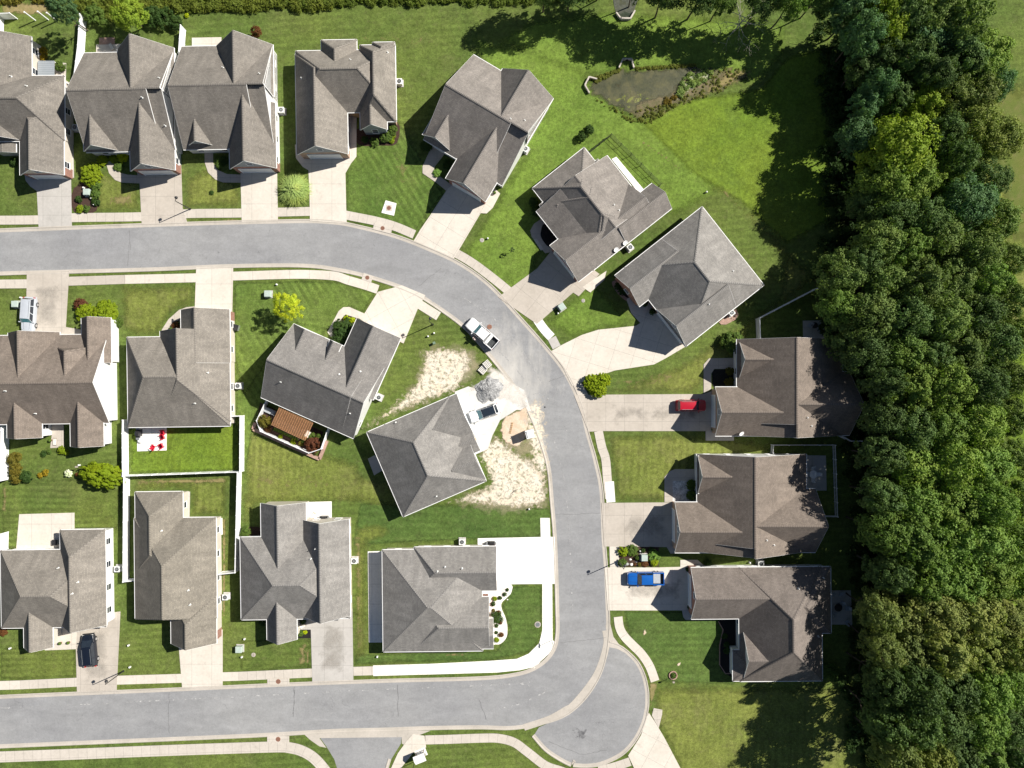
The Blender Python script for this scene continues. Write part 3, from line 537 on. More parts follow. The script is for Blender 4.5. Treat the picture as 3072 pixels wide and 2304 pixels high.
# worn and bare ground
for c, pts, m, f in (
    ('E', [(1215, 620), (1400, 590), (1600, 620), (1680, 720), (1740, 800), (1640, 860), (1500, 960), (1200, 1080), (900, 1210), (800, 1260), (850, 1150), (1050, 990), (1180, 850), (1210, 740)], 'p_soil', 2.2), ('E', [(1600, 1330), (1740, 1180), (1900, 1300), (2050, 1380), (2115, 1480), (2125, 1740), (1850, 1780), (1700, 1760), (1360, 1700), (1500, 1600), (1690, 1520)], 'p_soil', 1.8), ('E', [(1760, 1090), (1960, 990), (2000, 1150), (2050, 1330), (1960, 1400), (1780, 1330)], 'p_soil', 1.2),
    ('E', [(1250, 640), (1400, 620), (1570, 640), (1620, 720), (1570, 860), (1500, 960), (1200, 1060), (900, 1190), (840, 1230), (850, 1170), (1050, 1010), (1180, 880), (1230, 760)], 'p_straw', 1.6),
    ('E', [(1600, 1350), (1740, 1200), (1900, 1330), (2000, 1380), (2090, 1450), (2110, 1640), (2060, 1720), (1850, 1740), (1700, 1720), (1380, 1680), (1500, 1620), (1690, 1540)], 'p_straw', 1.4),
    ('E', [(1780, 1100), (1960, 1010), (1975, 1120), (1960, 1250), (1880, 1330), (1790, 1290), (1750, 1200)], 'p_clay', 1.0),
    ('E', [(1940, 1080), (1990, 1180), (1960, 1200), (1900, 1130)], 'p_dust', .8),
    ('S', [(1120, 870), (1180, 850), (1195, 1000), (1180, 1080), (1140, 1000)], 'p_straw', 1.5),
    ('E', [(1700, 760), (1800, 790), (1960, 960), (1950, 1060), (1800, 1010), (1560, 930), (1560, 890), (1640, 880)], 'p_dust', .9),
    ('C', [(1400, 1010), (1460, 985), (1620, 1150), (1570, 1180)], 'p_dry', 1.2), ('C', [(950, 700), (1340, 990), (1330, 1010), (920, 720)], 'p_dry', .5),
    ('A', [(1210, 1462), (1600, 1450), (1600, 1468), (1215, 1478)], 'p_dry', .3), ('I', [(720, 1415), (755, 1415), (755, 1455), (720, 1455)], 'p_clay', .3),
    ('I', [(948, 1630), (975, 1630), (975, 1658), (948, 1658)], 'p_clay', .25), ('X', [(800, 700), (960, 690), (930, 800), (870, 1020), (820, 1000)], 'p_dry', .8),
    ('G', [(900, 80), (1510, 60), (1510, 120), (900, 130)], 'p_dry', .8), ('G', [(1470, 340), (1510, 340), (1505, 1000), (1470, 1000)], 'p_dry', .5),
    ('M', [(480, 1200), (515, 1200), (515, 1320), (460, 1320)], 'p_dry', .7), ('G', [(1960, 1150), (2062, 1140), (2062, 1335), (1960, 1335)], 'p_dry', 1.6),
    ('M', [(1400, 1235), (1560, 1225), (1560, 1260), (1400, 1265)], 'p_dry', .5), ('A', [(700, 1280), (900, 1250), (930, 1380), (700, 1400)], 'p_dry', 2.0),
    ('E', [(60, 1400), (700, 1450), (740, 1650), (80, 1650)], 'p_dry', 6), ('S', [(430, 90), (640, 60), (960, 60), (980, 120), (640, 100)], 'p_dry', 5), ('B', [(900, 900), (1000, 1000), (1100, 1300), (900, 1300), (700, 1100)], 'p_dry', 6), ('F', [(480, 950), (900, 880), (1100, 900), (900, 1040), (520, 1050)], 'p_dry', 3), ('M', [(780, 440), (870, 440), (870, 1280), (800, 1280)], 'p_dry', 1.6), ('D', [(1570, 900), (1620, 900), (1640, 1500), (1610, 1500)], 'p_dry', 1.2),
    ('U', [(0, 1180), (150, 1180), (160, 1659), (0, 1659)], 'p_dry', 1.0), ('A', [(0, 0), (330, 0), (350, 120), (0, 110)], 'p_dry', 1.0),
    ('L', [(1900, 400), (2400, 650), (2400, 1600), (2100, 1659), (2000, 1200), (1850, 700)], 'p_meadow', 4),
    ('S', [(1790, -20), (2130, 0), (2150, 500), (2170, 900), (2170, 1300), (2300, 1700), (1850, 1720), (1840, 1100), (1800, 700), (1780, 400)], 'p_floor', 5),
    ('Y', [(1400, 150), (1560, 150), (1560, 260), (1420, 260)], 'p_stain', 1.6), ('D', [(900, 130), (1500, 100), (1850, 100), (1850, 170), (1400, 190), (900, 200)], 'p_stain', 2.2), ('A', [(300, 1380), (430, 1380), (430, 1450), (300, 1450)], 'p_stain', 1.0), ('A', [(970, 1210), (1010, 1210), (1010, 1270), (970, 1270)], 'p_stain', .7),
    ('F', [(480, 1100), (1150, 1095), (1150, 1290), (480, 1290)], 'p_tyre', 2.5), ('I', [(560, 600), (930, 600), (930, 850), (560, 850)], 'p_tyre', 2.5), ('I', [(560, 1030), (1030, 1030), (1030, 1260), (560, 1260)], 'p_tyre', 2.5), ('D', [(200, 300), (440, 300), (420, 650), (190, 650)], 'p_tyre', 2), ('M', [(540, 1020), (780, 1020), (780, 1400), (540, 1400)], 'p_tyre', 2),
    ('G', [(530, 1050), (760, 1050), (760, 1460), (530, 1460)], 'p_tyre', 2), ('K', [(760, 1520), (800, 1520), (800, 1585), (760, 1585)], 'p_stain', .6)):
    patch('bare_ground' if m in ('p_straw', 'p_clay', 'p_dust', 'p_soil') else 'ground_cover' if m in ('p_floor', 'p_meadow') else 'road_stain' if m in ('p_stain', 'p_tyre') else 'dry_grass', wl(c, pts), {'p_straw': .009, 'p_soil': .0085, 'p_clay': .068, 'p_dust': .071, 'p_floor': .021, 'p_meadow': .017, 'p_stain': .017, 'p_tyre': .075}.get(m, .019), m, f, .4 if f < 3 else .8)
for c, pts in (('G', [(-100, 1606), (500, 1580), (1000, 1555), (1500, 1530), (2250, 1490)]), ('M', [(600, 1495), (1000, 1478), (1400, 1462), (1880, 1440), (2000, 1425)]), ('F', [(-60, 1100), (60, 1060), (160, 1190), (230, 1330)]), ('E', [(1300, 330), (1480, 430), (1650, 560), (1850, 760), (1960, 900)]), ('E', [(1500, 300), (1720, 450), (1900, 650), (2060, 900)]), ('I', [(120, 100), (200, 400), (240, 800), (260, 1300)]), ('M', [(1900, 1440), (2050, 1470), (2180, 1540)]), ('Y', [(900, 60), (1100, 30), (1300, -60)])):
    L = smooth_line(wl(c, pts), 3); a = offset(L, .28); b = offset(L, -.28); patch('road_scuff', a + b[::-1], .0175, 'p_scuff', .3, .14)

def crack(c, pts, w_=.05):
    L = wl(c, pts); R = random.Random(int(pts[0][0])); P = [L[0]]
    for a, b in zip(L, L[1:]):
        n = max(2, int((b - a).length / .5)); d = (b - a) / n; q = Vector((-d.y, d.x, 0)).normalized()
        for i in range(1, n + 1): P.append(a + d * i + q * R.uniform(-.09, .09))
    ribbon('road_crack', P, w_, .0165, 'rubber')
for c, pts in (('G', [(1125, 1495), (1118, 1650)]), ('G', [(1955, 1480), (1948, 1659)]), ('M', [(405, 1462), (398, 1640)]), ('M', [(1090, 1445), (1095, 1659)]), ('K', [(1110, 1290), (1118, 1430)]), ('D', [(860, 60), (848, 220)]), ('A', [(860, 1530), (868, 1659)]), ('I', [(180, 1500), (480, 1465)]), ('Y', [(880, 0), (925, 120)]), ('E', [(1380, 120), (1230, 240)]), ('I', [(150, 650), (440, 640)]), ('O', [(1000, 700), (1200, 620)]), ('Y', [(1300, 250), (1500, 330), (1650, 300)])):
    crack(c, pts)
# ================================================================ HOUSES
class Wing: pass
def make_wing(th, c, d, k):
    w = Wing(); w.ze = d.get('ze', 2.8); ze = w.ze; ct, st = math.cos(th), math.sin(th)
    w.U = Vector((ct, -st, 0)); w.V = Vector((-st, -ct, 0))
    if 'R' in d: x0, y0, x1, y1 = d['R']; Up = [(x0, y0), (x1, y1)]; Vp = Up
    else: Up, Vp = d['U'], d['V']
    us = [wp(c, p, ze).dot(w.U) for p in Up]; vs = [wp(c, p, ze).dot(w.V) for p in Vp]
    u0, u1, v0, v1 = min(us), max(us), min(vs), max(vs)
    if d.get('ax', 'u') == 'u': w.a0, w.a1, w.b0, w.b1, w.A, w.B = u0, u1, v0, v1, w.U, w.V
    else: w.a0, w.a1, w.b0, w.b1, w.A, w.B = v0, v1, u0, u1, w.V, w.U
    w.zr = ze + (d['zr'] - ze) * 1.15; w.ze = ze + .012 * k; w.e = d.get('e', 'gg'); fr = d.get('fr', .5); w.br = w.b0 + fr * (w.b1 - w.b0)
    hw = (w.b1 - w.b0) / 2; mx = (w.a1 - w.a0) * .49; w.i0 = 0 if w.e[0] == 'g' else min(d.get('i0', hw), mx); w.i1 = 0 if w.e[1] == 'g' else min(d.get('i1', hw), mx)
    w.d = d; w.wall = d.get('wm'); return w
def P3(w, a, b, z): return w.A * a + w.B * b + Vector((0, 0, z))
def roof_h(w, a, b):
    if not (w.a0 <= a <= w.a1 and w.b0 <= b <= w.b1): return -1
    t = (b - w.b0) / (w.br - w.b0) if b < w.br else (w.b1 - b) / (w.b1 - w.br)
    if w.i0: t = min(t, (a - w.a0) / w.i0)
    if w.i1: t = min(t, (w.a1 - a) / w.i1)
    return w.ze + (w.zr - w.ze) * max(0, min(1, t))
def quad_out(m, pts, n_out, mi=0):
    a, b, c = Vector(pts[0]), Vector(pts[1]), Vector(pts[2]); n = (b - a).cross(c - a)
    if n.dot(n_out) < 0: pts = pts[::-1]
    m.add(pts, [tuple(range(len(pts)))], mi)
UP = Vector((0, 0, 1))
def add_wing(w, roof, cap, gut, walls, k):
    T = .17; ze, zr = w.ze, w.zr; a0, a1, b0, b1, br = w.a0, w.a1, w.b0, w.b1, w.br
    e00, e10, e11, e01 = P3(w, a0, b0, ze), P3(w, a1, b0, ze), P3(w, a1, b1, ze), P3(w, a0, b1, ze); r0, r1 = P3(w, a0 + w.i0, br, zr), P3(w, a1 - w.i1, br, zr)
    D = Vector((0, 0, -T))
    for q in ([e00, e10, r1, r0], [e11, e01, r0, r1]): quad_out(roof, q, UP, 0); quad_out(roof, [p + D for p in q], -UP, 1)
    if w.i0: quad_out(roof, [e01, e00, r0], UP, 0); quad_out(roof, [p + D for p in (e01, e00, r0)], -UP, 1)
    if w.i1: quad_out(roof, [e10, e11, r1], UP, 0); quad_out(roof, [p + D for p in (e10, e11, r1)], -UP, 1)
    for p, q, o in ((e00, e10, -w.B), (e11, e01, w.B)): quad_out(roof, [p, q, q + D, p + D], o, 1); g0 = D * .35 + o * .04; gut.bar(p + g0, q + g0, .10, .10)
    for i, (p, r, q, o) in enumerate(((e01, r0, e00, -w.A), (e10, r1, e11, w.A))):
        if (w.i0, w.i1)[i]: quad_out(roof, [p, q, q + D, p + D], o, 1); g0 = D * .35 + o * .04; gut.bar(p + g0, q + g0, .10, .10)
        else:
            for s, t in ((p, r), (r, q)):
                quad_out(roof, [s, t, t + D, s + D], o, 1); sd2 = 'b0' if e00 in (s, t) or e10 in (s, t) else 'b1'
                if sd2 in w.d.get('nt' if i else 'nt0', ()): continue
                gut.bar(s + o * .008 + D * .55, t + o * .008 + D * .55, .022, .16)
    # ridge and hip caps
    def capline(p, q):
        d = (q - p).normalized(); s = d.cross(UP).normalized() * .17; u = Vector((0, 0, .035)); dn = Vector((0, 0, -.045))
        vs = [p + s + dn, p + u, p - s + dn, q + s + dn, q + u, q - s + dn]; o = len(cap.v); cap.v += [tuple(x) for x in vs]; cap.f += [(o, o + 3, o + 4, o + 1), (o + 1, o + 4, o + 5, o + 2)]; cap.m += [0, 0]
    if (r1 - r0).length > .3: capline(r0, r1)
    if w.i0: capline(e00, r0); capline(e01, r0)
    if w.i1: capline(e10, r1); capline(e11, r1)
    # walls up into the roof
    ov0 = min(.34, (br - b0) * .45); ov1 = min(.34, (b1 - br) * .45); ov = .34; og = .22; A0 = a0 + (og if not w.i0 else ov); A1 = a1 - (og if not w.i1 else ov); B0, B1 = b0 + ov0, b1 - ov1
    w.wb = (A0, A1, B0, B1); h0 = ze + (zr - ze) * ov0 / (br - b0) - .11; h1 = ze + (zr - ze) * ov1 / (b1 - br) - .11; zz = -.02
    if w.i0: h0 = h1 = min(h0, h1, ze + (zr - ze) / w.i0 * ov - .11)
    if w.i1: h0 = h1 = min(h0, h1, ze + (zr - ze) / w.i1 * ov - .11)
    if A1 - A0 < .5 or B1 - B0 < .5: return
    wm = w.mi; gm = w.gi
    gd_ = w.d.get('gd'); cut = [(A0, A1, wm)]
    if gd_ == 'a1' and wm != w.hm: cut = [(A0, A1 - 1.4, w.hm), (A1 - 1.4, A1, wm)]
    if gd_ == 'a0' and wm != w.hm: cut = [(A0, A0 + 1.4, wm), (A0 + 1.4, A1, w.hm)]
    for c0, c1, mm in cut:
        quad_out(walls, [P3(w, c0, B0, zz), P3(w, c1, B0, zz), P3(w, c1, B0, h0), P3(w, c0, B0, h0)], -w.B, mm)
        quad_out(walls, [P3(w, c0, B1, zz), P3(w, c1, B1, zz), P3(w, c1, B1, h1), P3(w, c0, B1, h1)], w.B, mm)
    for A_, o, hip in ((A0, -w.A, w.i0), (A1, w.A, w.i1)):
        hz = min(h0, h1) if not hip else h0
        quad_out(walls, [P3(w, A_, B0, zz), P3(w, A_, B1, zz), P3(w, A_, B1, hz), P3(w, A_, B0, hz)], o, wm)
        if not hip: quad_out(walls, [P3(w, A_, B0, hz), P3(w, A_, B1, hz), P3(w, A_, B1, h1), P3(w, A_, br, zr - .12), P3(w, A_, B0, h0)], o, gm)
WIN = {}
def window(parent, org, pos, out_dir, w=.95, h=1.35, name='window'):
    key = (round(w, 2), round(h, 2), name)
    rz = math.atan2(out_dir.y, out_dir.x)
    if key not in WIN:
        m = MB(); t = .09
        for y in (-w / 2, w / 2): m.box((.02, y, 0), (.05, t, h + t))
        for z in (-h / 2, 0, h / 2): m.box((.022, 0, z), (.045, w, t if z else .05))
        m.box((.04, 0, -h / 2 - .06), (.09, w + .2, .06)); f = m.build(name, 'trim_white'); g = MB(); g.box((.012, 0, 0), (.02, w, h)); gl = g.build('pane', 'glass_dark'); gl.parent = f; WIN[key] = f; o = f
    else: o = copy_tree(WIN[key])
    o.location = pos - org; o.rotation_euler = (0, 0, rz); o.parent = parent
WALLS = ['siding_white', 'brick_red', 'brick_tan', 'siding_grey', 'siding_dark', 'siding_cream']
HOUSES = {}
def house(key, label, deg, c, wings, color, wm=0, gm=None, name='house', vents=(), dishes=(), kind_cat='house'):
    th = math.radians(deg); W_ = []
    for k, d in enumerate(wings):
        w = make_wing(th, d.get('c', c), d, k); w.hm = wm; w.mi = d.get('wm', wm); w.gi = d.get('gm', gm if gm is not None else w.mi); W_.append(w)
    w0 = W_[0]; org = P3(w0, (w0.a0 + w0.a1) / 2, (w0.b0 + w0.b1) / 2, 0); root = empty(name, org, 0, label, kind_cat); root.rotation_euler = (0, 0, 0)
    roof, cap, gut, walls = MB(), MB(), MB(), MB()
    for k, w in enumerate(W_): add_wing(w, roof, cap, gut, walls, k)
    r = roof.build('roof', ['shingle', 'trim_white'], root, org, color=color); cp = cap.build('ridge_cap', 'ridge_shingle', r, None, color=tuple(x * .95 for x in color)); cp.location = -org
    gt = gut.build('gutter', 'trim_white', r); gt.location = -org
    walls.build('wall', WALLS, root, org)
    def inside(p, skip=None, grow=0.0):
        for w in W_:
            if w is skip or not hasattr(w, 'wb'): continue
            a, b = p.dot(w.A), p.dot(w.B); q = w.wb
            if q[0] - grow < a < q[1] + grow and q[2] - grow < b < q[3] + grow: return True
        return False
    nwin = 0
    for w in W_:
        if not hasattr(w, 'wb'): continue
        A0, A1, B0, B1 = w.wb; gd = w.d.get('gd'); fd = w.d.get('fd')
        for sd_, (p, q, o) in {'b0': (P3(w, A0, B0, 0), P3(w, A1, B0, 0), -w.B), 'b1': (P3(w, A0, B1, 0), P3(w, A1, B1, 0), w.B), 'a0': (P3(w, A0, B0, 0), P3(w, A0, B1, 0), -w.A), 'a1': (P3(w, A1, B0, 0), P3(w, A1, B1, 0), w.A)}.items():
            L = (q - p).length; d_ = (q - p) / L
            if gd == sd_:
                mid = (p + q) / 2 + d_ * w.d.get('gs', 0); wd = min(w.d.get('gw', 4.9), L - .8); m = MB(); m.box((.03, 0, 1.08), (.06, wd, 2.16))
                for z in (.54, 1.08, 1.62): m.box((.062, 0, z), (.012, wd - .1, .035))
                g_ = m.build('garage_door', 'door_white', root); g_.location = mid - org; g_.rotation_euler = (0, 0, math.atan2(o.y, o.x)); fm = MB()
                for y in (-wd / 2 - .07, wd / 2 + .07): fm.box((.06, y, 1.12), (.12, .14, 2.3))
                fm.box((.06, 0, 2.27), (.12, wd + .28, .16)); f_ = fm.build('frame', 'trim_white', g_)
                if w.e[int(sd_[1])] == 'g' and w.zr > 4.6: window(root, org, (p + q) / 2 + Vector((0, 0, w.ze + (w.zr - w.ze) * .38)), o, .9, .75, 'gable_window')
                continue
            if fd == sd_:
                mid = p + (q - p) * w.d.get('ft', .5); m = MB(); m.box((.04, 0, 1.05), (.06, .95, 2.1)); dr = m.build('front_door', 'wood_tan', root); dr.location = mid - org; dr.rotation_euler = (0, 0, math.atan2(o.y, o.x)); m = MB(); m.cyl((.09, .36, 1.0), (.13, .36, 1.0), .035); m.build('handle', 'chrome', dr)
            if w.ze < 2.5 or sd_ in w.d.get('nw', ()): continue
            n = int(L / 3.0)
            for i in range(n):
                t = (i + .5) / n; pos = p + (q - p) * t
                if inside(pos + o * .8, w) or inside(pos + o * .1, w) or inside(pos - d_ * .7 + o * .05, w) or inside(pos + d_ * .7 + o * .05, w): continue
                if fd == sd_ and abs(t - w.d.get('ft', .5)) * L < 1.4: continue
                if nwin < 16: window(root, org, pos + Vector((0, 0, 1.55)), o); nwin += 1
    def top(x, y):
        p = Vector((x, y, 0)); return max(roof_h(w, p.dot(w.A), p.dot(w.B)) for w in W_)
    def on_roof(c_, pt):
        z = 4.5
        for _ in range(8):
            p = wp(c_, pt, z); zz = top(p.x, p.y)
            if zz < 0: return None
            z = .5 * z + .5 * zz
        p = wp(c_, pt, z); return Vector((p.x, p.y, z))
    for v in vents:
        p = on_roof(c if len(v) == 2 else v[2], v[:2])
        if p is None: continue
        m = MB(); m.cyl((0, 0, -.15), (0, 0, .42), .065, n=8); m.cyl((0, 0, -.02), (0, 0, .05), .16, .09, n=8); o = m.build('vent_pipe', 'metal_white', root); o.location = p - org
    for v in dishes:
        p = on_roof(c if len(v) == 2 else v[2], v[:2])
        if p is None: continue
        m = MB(); n = 16; cen = Vector((0, 0, .45)); ax = Vector((.35, -.55, .75)).normalized(); a = ax.orthogonal().normalized(); b = ax.cross(a)
        vs = [cen - ax * .1] + [cen + (a * math.cos(t) * r + b * math.sin(t) * r) * 1 + ax * (r * r * .35 - .1) for r in (.22, .42) for t in [2 * math.pi * i / n for i in range(n)]]
        fs = [(0, 1 + i, 1 + (i + 1) % n) for i in range(n)] + [(1 + i, 1 + n + i, 1 + n + (i + 1) % n, 1 + (i + 1) % n) for i in range(n)]; m.add(vs, fs)
        dd = m.build('satellite_dish', 'plastic_white', root); dd.location = p - org; k = MB(); k.bar((0, 0, -.1), cen - ax * .1, .05, .05); k.bar(cen - ax * .1 - b * .2, cen + ax * .45, .035, .035); k.box(tuple(cen + ax * .45), (.1, .1, .1)); k.build('arm', 'metal_grey', dd)
    HOUSES[key] = (root, W_); return root
T1 = (.205, .188, .170); T2 = (.235, .215, .192); T3 = (.235, .215, .200); T4 = (.215, .205, .198); T5 = (.245, .235, .225); TB = (.200, .168, .145)
def w(ax, R=None, zr=5, e='gg', U=None, V=None, **k):
    d = dict(ax=ax, zr=zr, e=e, **k)
    if R: d['R'] = R
    else: d['U'] = U; d['V'] = V
    return d
house('h1', 'taupe-roofed house cut off by the left edge beside the northern street', -.3, 'A', [
    w('u', (-260, 505, 430, 935), 6.5, 'gh', i1=4.6), w('v', (130, 700, 425, 1162), 5.4, 'hg', wm=1, gd='a1', gw=4.7), w('v', (-330, 245, 213, 800), 5.6, 'gg'),
    w('v', (-150, 620, 135, 928), 5.0, 'gg', gm=4, fd='a1'), w('v', (-60, 930, 108, 1012), 2.7, 'gg', ze=2.35)], T1, 5, 5, vents=((75, 508), (178, 572)))
house('h2', 'taupe-roofed house with a steep rear gable and a tall white fence on its west side', -1.3, 'A', [
    w('u', U=[(557, 352), (1078, 1000)], V=[(557, 352), (1078, 1000)], zr=6.95, nt=('b0',)), w('u', U=[(1000, 352), (1165, 1000)], V=[(557, 352), (1078, 1000)], zr=6.35, nt0=('b0', 'b1'), nw=('a1',)),
    w('u', U=[(1000, 352), (1165, 1000)], V=[(557, 352), (817.5, 676)], zr=6.93, fr=.985, nt0=('b0', 'b1')), w('v', U=[(780, 325), (1163, 678)], V=[(971, 322), (817.5, 676)], zr=6.93), w('v', (550, 690, 790, 1000), 5.35, gm=3), w('v', (857, 690, 1163, 1130), 6.05, gm=3, wm=1, gd='a1')],
    T1, 0, 0, vents=((945, 648), (1058, 520), (1098, 835)), dishes=((1130, 905),))
house('h3', 'taupe-roofed house with a white east gable wall beside the feathery grass clump', -1.0, 'A', [
    w('u', U=[(1205, 309), (1715, 985)], V=[(1205, 309), (1715, 985)], zr=6.95, nt=('b0',)), w('u', U=[(1650, 309), (1820, 985)], V=[(1205, 309), (1715, 985)], zr=6.35, nt0=('b0', 'b1'), nw=('a1',)),
    w('u', U=[(1650, 309), (1820, 985)], V=[(1205, 309), (1460, 647)], zr=6.93, fr=.985, nt0=('b0', 'b1'), nw=('a1',)), w('v', U=[(1437, 303), (1818, 648)], V=[(1627, 300), (1460, 647)], zr=6.93), w('v', (1247, 720, 1408, 962), 4.85, ze=3.1, gm=3), w('v', (1518, 690, 1835, 1117), 6.3, gm=3, wm=1, gd='a1')],
    T1, 0, 0, vents=((1480, 450), (1722, 490)))
house('h4', 'streaked hip-roofed house with small north bays and a half-round driveway flare', -.9, 'B', [
    w('u', (192, 338, 855, 742), 6.85, 'hh', wm=2, fd='b1', ft=.58), w('v', (190, 360, 540, 1022), 6.35, 'hg', wm=2, gm=3, gd='a1'), w('v', (618, 300, 861, 806), 6.0, 'hh', wm=2),
    w('v', (618, 620, 800, 860), 4.9, 'gg', wm=3, gm=3), w('v', (362, 267, 603, 620), 5.3, 'hg', wm=2), w('v', (703, 282, 853, 560), 4.7, 'hg', wm=2)], T2, 2, 3, vents=((232, 520), (556, 398), (802, 348)))
house('h5', 'turned house with a white east gable above the broad shaded driveway apron', 30.5, 'B', [
    w('u', U=[(1372, 362), (1610, 909)], V=[(1372, 362), (1007, 905)], zr=6.95, nt=('b0',)), w('u', U=[(1560, 880), (1897, 663)], V=[(1372, 362), (1007, 905)], zr=6.35, nt0=('b0', 'b1'), nw=('a1',)), w('u', U=[(1560, 880), (1897, 663)], V=[(1372, 362), (1190, 634)], zr=6.93, fr=.985, nt0=('b0', 'b1'), nw=('a1',)),
    w('v', U=[(1565, 457), (1897, 662)], V=[(1567, 455), (1190, 634)], zr=6.94), w('v', U=[(1035, 893), (1225, 1012)], V=[(1230, 740), (1035, 896)], zr=5.2, gm=3),
    w('v', U=[(1187, 1185), (1449, 1345)], V=[(1187, 1185), (1500, 820)], zr=6.15, gm=3, wm=1, gd='a1')], T3, 0, 0, vents=((1618, 790), (1712, 800)))
house('h6', 'rust-grey hip-roofed house with a black fenced dog run behind it', -38.3, 'C', [
    w('v', U=[(215, 1028), (557, 755)], V=[(215, 1028), (1140, 1162)], zr=6.3, e='hh', wm=1), w('v', U=[(240, 1180), (710, 810)], V=[(712, 808), (1000, 1120)], zr=5.9, e='gg', fr=.52),
    w('v', U=[(400, 1300), (370, 1265), (700, 900)], V=[(262, 1140), (1140, 1162)], zr=6.33, e='hh', i0=4.4, wm=1), w('u', U=[(262, 1140), (560, 1000)], V=[(262, 1140), (370, 1265)], zr=4.1, e='hg', wm=1),
    w('u', U=[(330, 1410), (860, 1010)], V=[(330, 1410), (525, 1645)], zr=5.35, e='gg', wm=1, gm=3, gd='a0'), w('u', U=[(700, 1220), (1140, 1162)], V=[(1003, 1000), (1140, 1162)], zr=4.85, e='gg', wm=1)],
    T3, 1, 3, vents=((757, 1138), (790, 1175)), dishes=((770, 1440), (830, 1395)))
house('h7', 'big grey hip-roofed house shaped like a diamond above the curved white driveway', -38.2, 'F', [
    w('v', U=[(820, 510), (1530, 343)], V=[(540, 280), (1530, 343)], zr=7.1, e='hh', i0=6.0, i1=6.0, wm=1), w('u', U=[(540, 280), (900, 100)], V=[(540, 280), (775, 430)], zr=5.3, e='gg', wm=1, fd='b1', ft=.3),
    w('u', U=[(818, 505), (1200, 300)], V=[(818, 505), (1015, 745)], zr=5.9, e='gg', wm=1, gm=3, gd='a0', gw=6.4)], T5, 1, 1, vents=((1165, 470), (1325, 250)))
house('h8', 'brown-roofed house at the head of the driveway with the red car', 0, 'F', [
    w('u', (1350, 703, 2050, 1258), 6.9, ax_=0) if 0 else w('v', (1350, 703, 2052, 1258), 6.9, 'gg', fr=.457, wm=0, nt=('b1',)), w('v', (1350, 1180, 2052, 1342), 6.35, 'gg', fr=.457, nt0=('b0', 'b1')), w('v', (1668, 1180, 2052, 1342), 6.88, 'gg', fr=.015, nt0=('b0', 'b1')), w('u', (1671, 918, 2098, 1340), 6.86),
    w('u', (1368, 722, 1650, 958), 5.35, ze=2.95, gm=3), w('u', (1206, 1020, 1740, 1344), 6.0, wm=2, gm=3, gd='a0')], TB, 0, 0, vents=((1818, 1223), (1845, 1278)), dishes=((1378, 1330),))
house('h9', 'brown-roofed house with a white picket fence round its rear patio', 0, 'I', [
    w('v', (1086, 248, 1812, 832), 6.9, 'gg', fr=.44, nt=('b1',)), w('v', (1086, 760, 1812, 896), 6.35, 'gg', fr=.44, nt0=('b0', 'b1')), w('v', (1402, 760, 1812, 896), 6.88, 'gg', fr=.015, nt0=('b0', 'b1')), w('u', (1406, 478, 1872, 900), 6.86),
    w('u', (1092, 262, 1385, 508), 5.35, ze=2.95, gm=3), w('u', (938, 567, 1480, 902), 6.0, wm=2, gm=3, gd='a0')], TB, 0, 0, vents=((1548, 820), (1596, 852)))
house('h10', 'brown-roofed house south of the blue pickup with a long dog-leg roof', -.5, 'I', [
    w('u', (1045, 1002, 1900, 1336), 5.5, 'gh', wm=1, gm=1, gd='a0'), w('u', (1420, 1000, 1976, 1436), 5.85, 'hh', i0=3.0), w('v', (1362, 1001, 1918, 1752), 7.4, 'hh'),
    w('u', (1388, 1398, 1700, 1752), 5.3, 'gg', gm=0, wm=0), w('u', (1322, 1548, 1560, 1752), 3.9, 'hg')], (.19, .165, .15), 0, 0, vents=((1758, 1140), (1925, 1070), (1888, 1456)))
house('h11', 'brown-roofed house with a huge white east gable below the silver car', -.8, 'D', [
    w('u', (-240, 682, 724, 1258), 6.5, 'gg', fr=.545, nw=('a1',)), w('v', (540, 562, 740, 860), 4.8, nw=('b1',)), w('v', (362, 752, 690, 1000), 6.0, 'hg', i0=1.0), w('v', (54, 660, 402, 1000), 6.05, gd='a0'),
    w('v', (45, 1080, 281, 1356), 4.8), w('v', (465, 1080, 690, 1412), 4.8)], TB, 0, 0, vents=((38, 1045), (238, 1195)))
house('h12', 'grey-green hip-roofed house in front of the lawn with the red chairs', -.8, 'D', [
    w('u', (842, 690, 1528, 1278), 6.9, 'hh', fr=.45, i0=4.9, i1=6.3), w('v', (1062, 648, 1530, 1250), 6.85, 'gh', fr=.44, i1=6.6, nt0=('b1',)), w('v', (1200, 508, 1529, 860), 5.52, 'gg', fr=.46, wm=1, gd='a0')],
    T2, 5, 0, vents=((1380, 925), (1295, 1127)))
house('h13', 'turned grey-roofed house with a pergola garden tucked behind it', 24, 'E', [
    w('u', U=[(400, 490), (847, 925)], V=[(400, 490), (165, 970)], zr=7.0, nt=('b0', 'b1')), w('u', U=[(770, 900), (797, 1252)], V=[(400, 490), (165, 970)], zr=6.88, nt0=('b0', 'b1')),
    w('v', U=[(820, 455), (1112, 583)], V=[(820, 455), (600, 850)], zr=6.35, wm=1, gd='a0'), w('v', U=[(402, 490), (610, 590)], V=[(400, 488), (440, 700)], zr=5.1, gm=3), w('v', U=[(642, 600), (715, 640)], V=[(665, 605), (650, 760)], zr=4.9, ze=3.6, gm=3)],
    T4, 0, 0, vents=((315, 875), (703, 825), (843, 805), (775, 1083)))
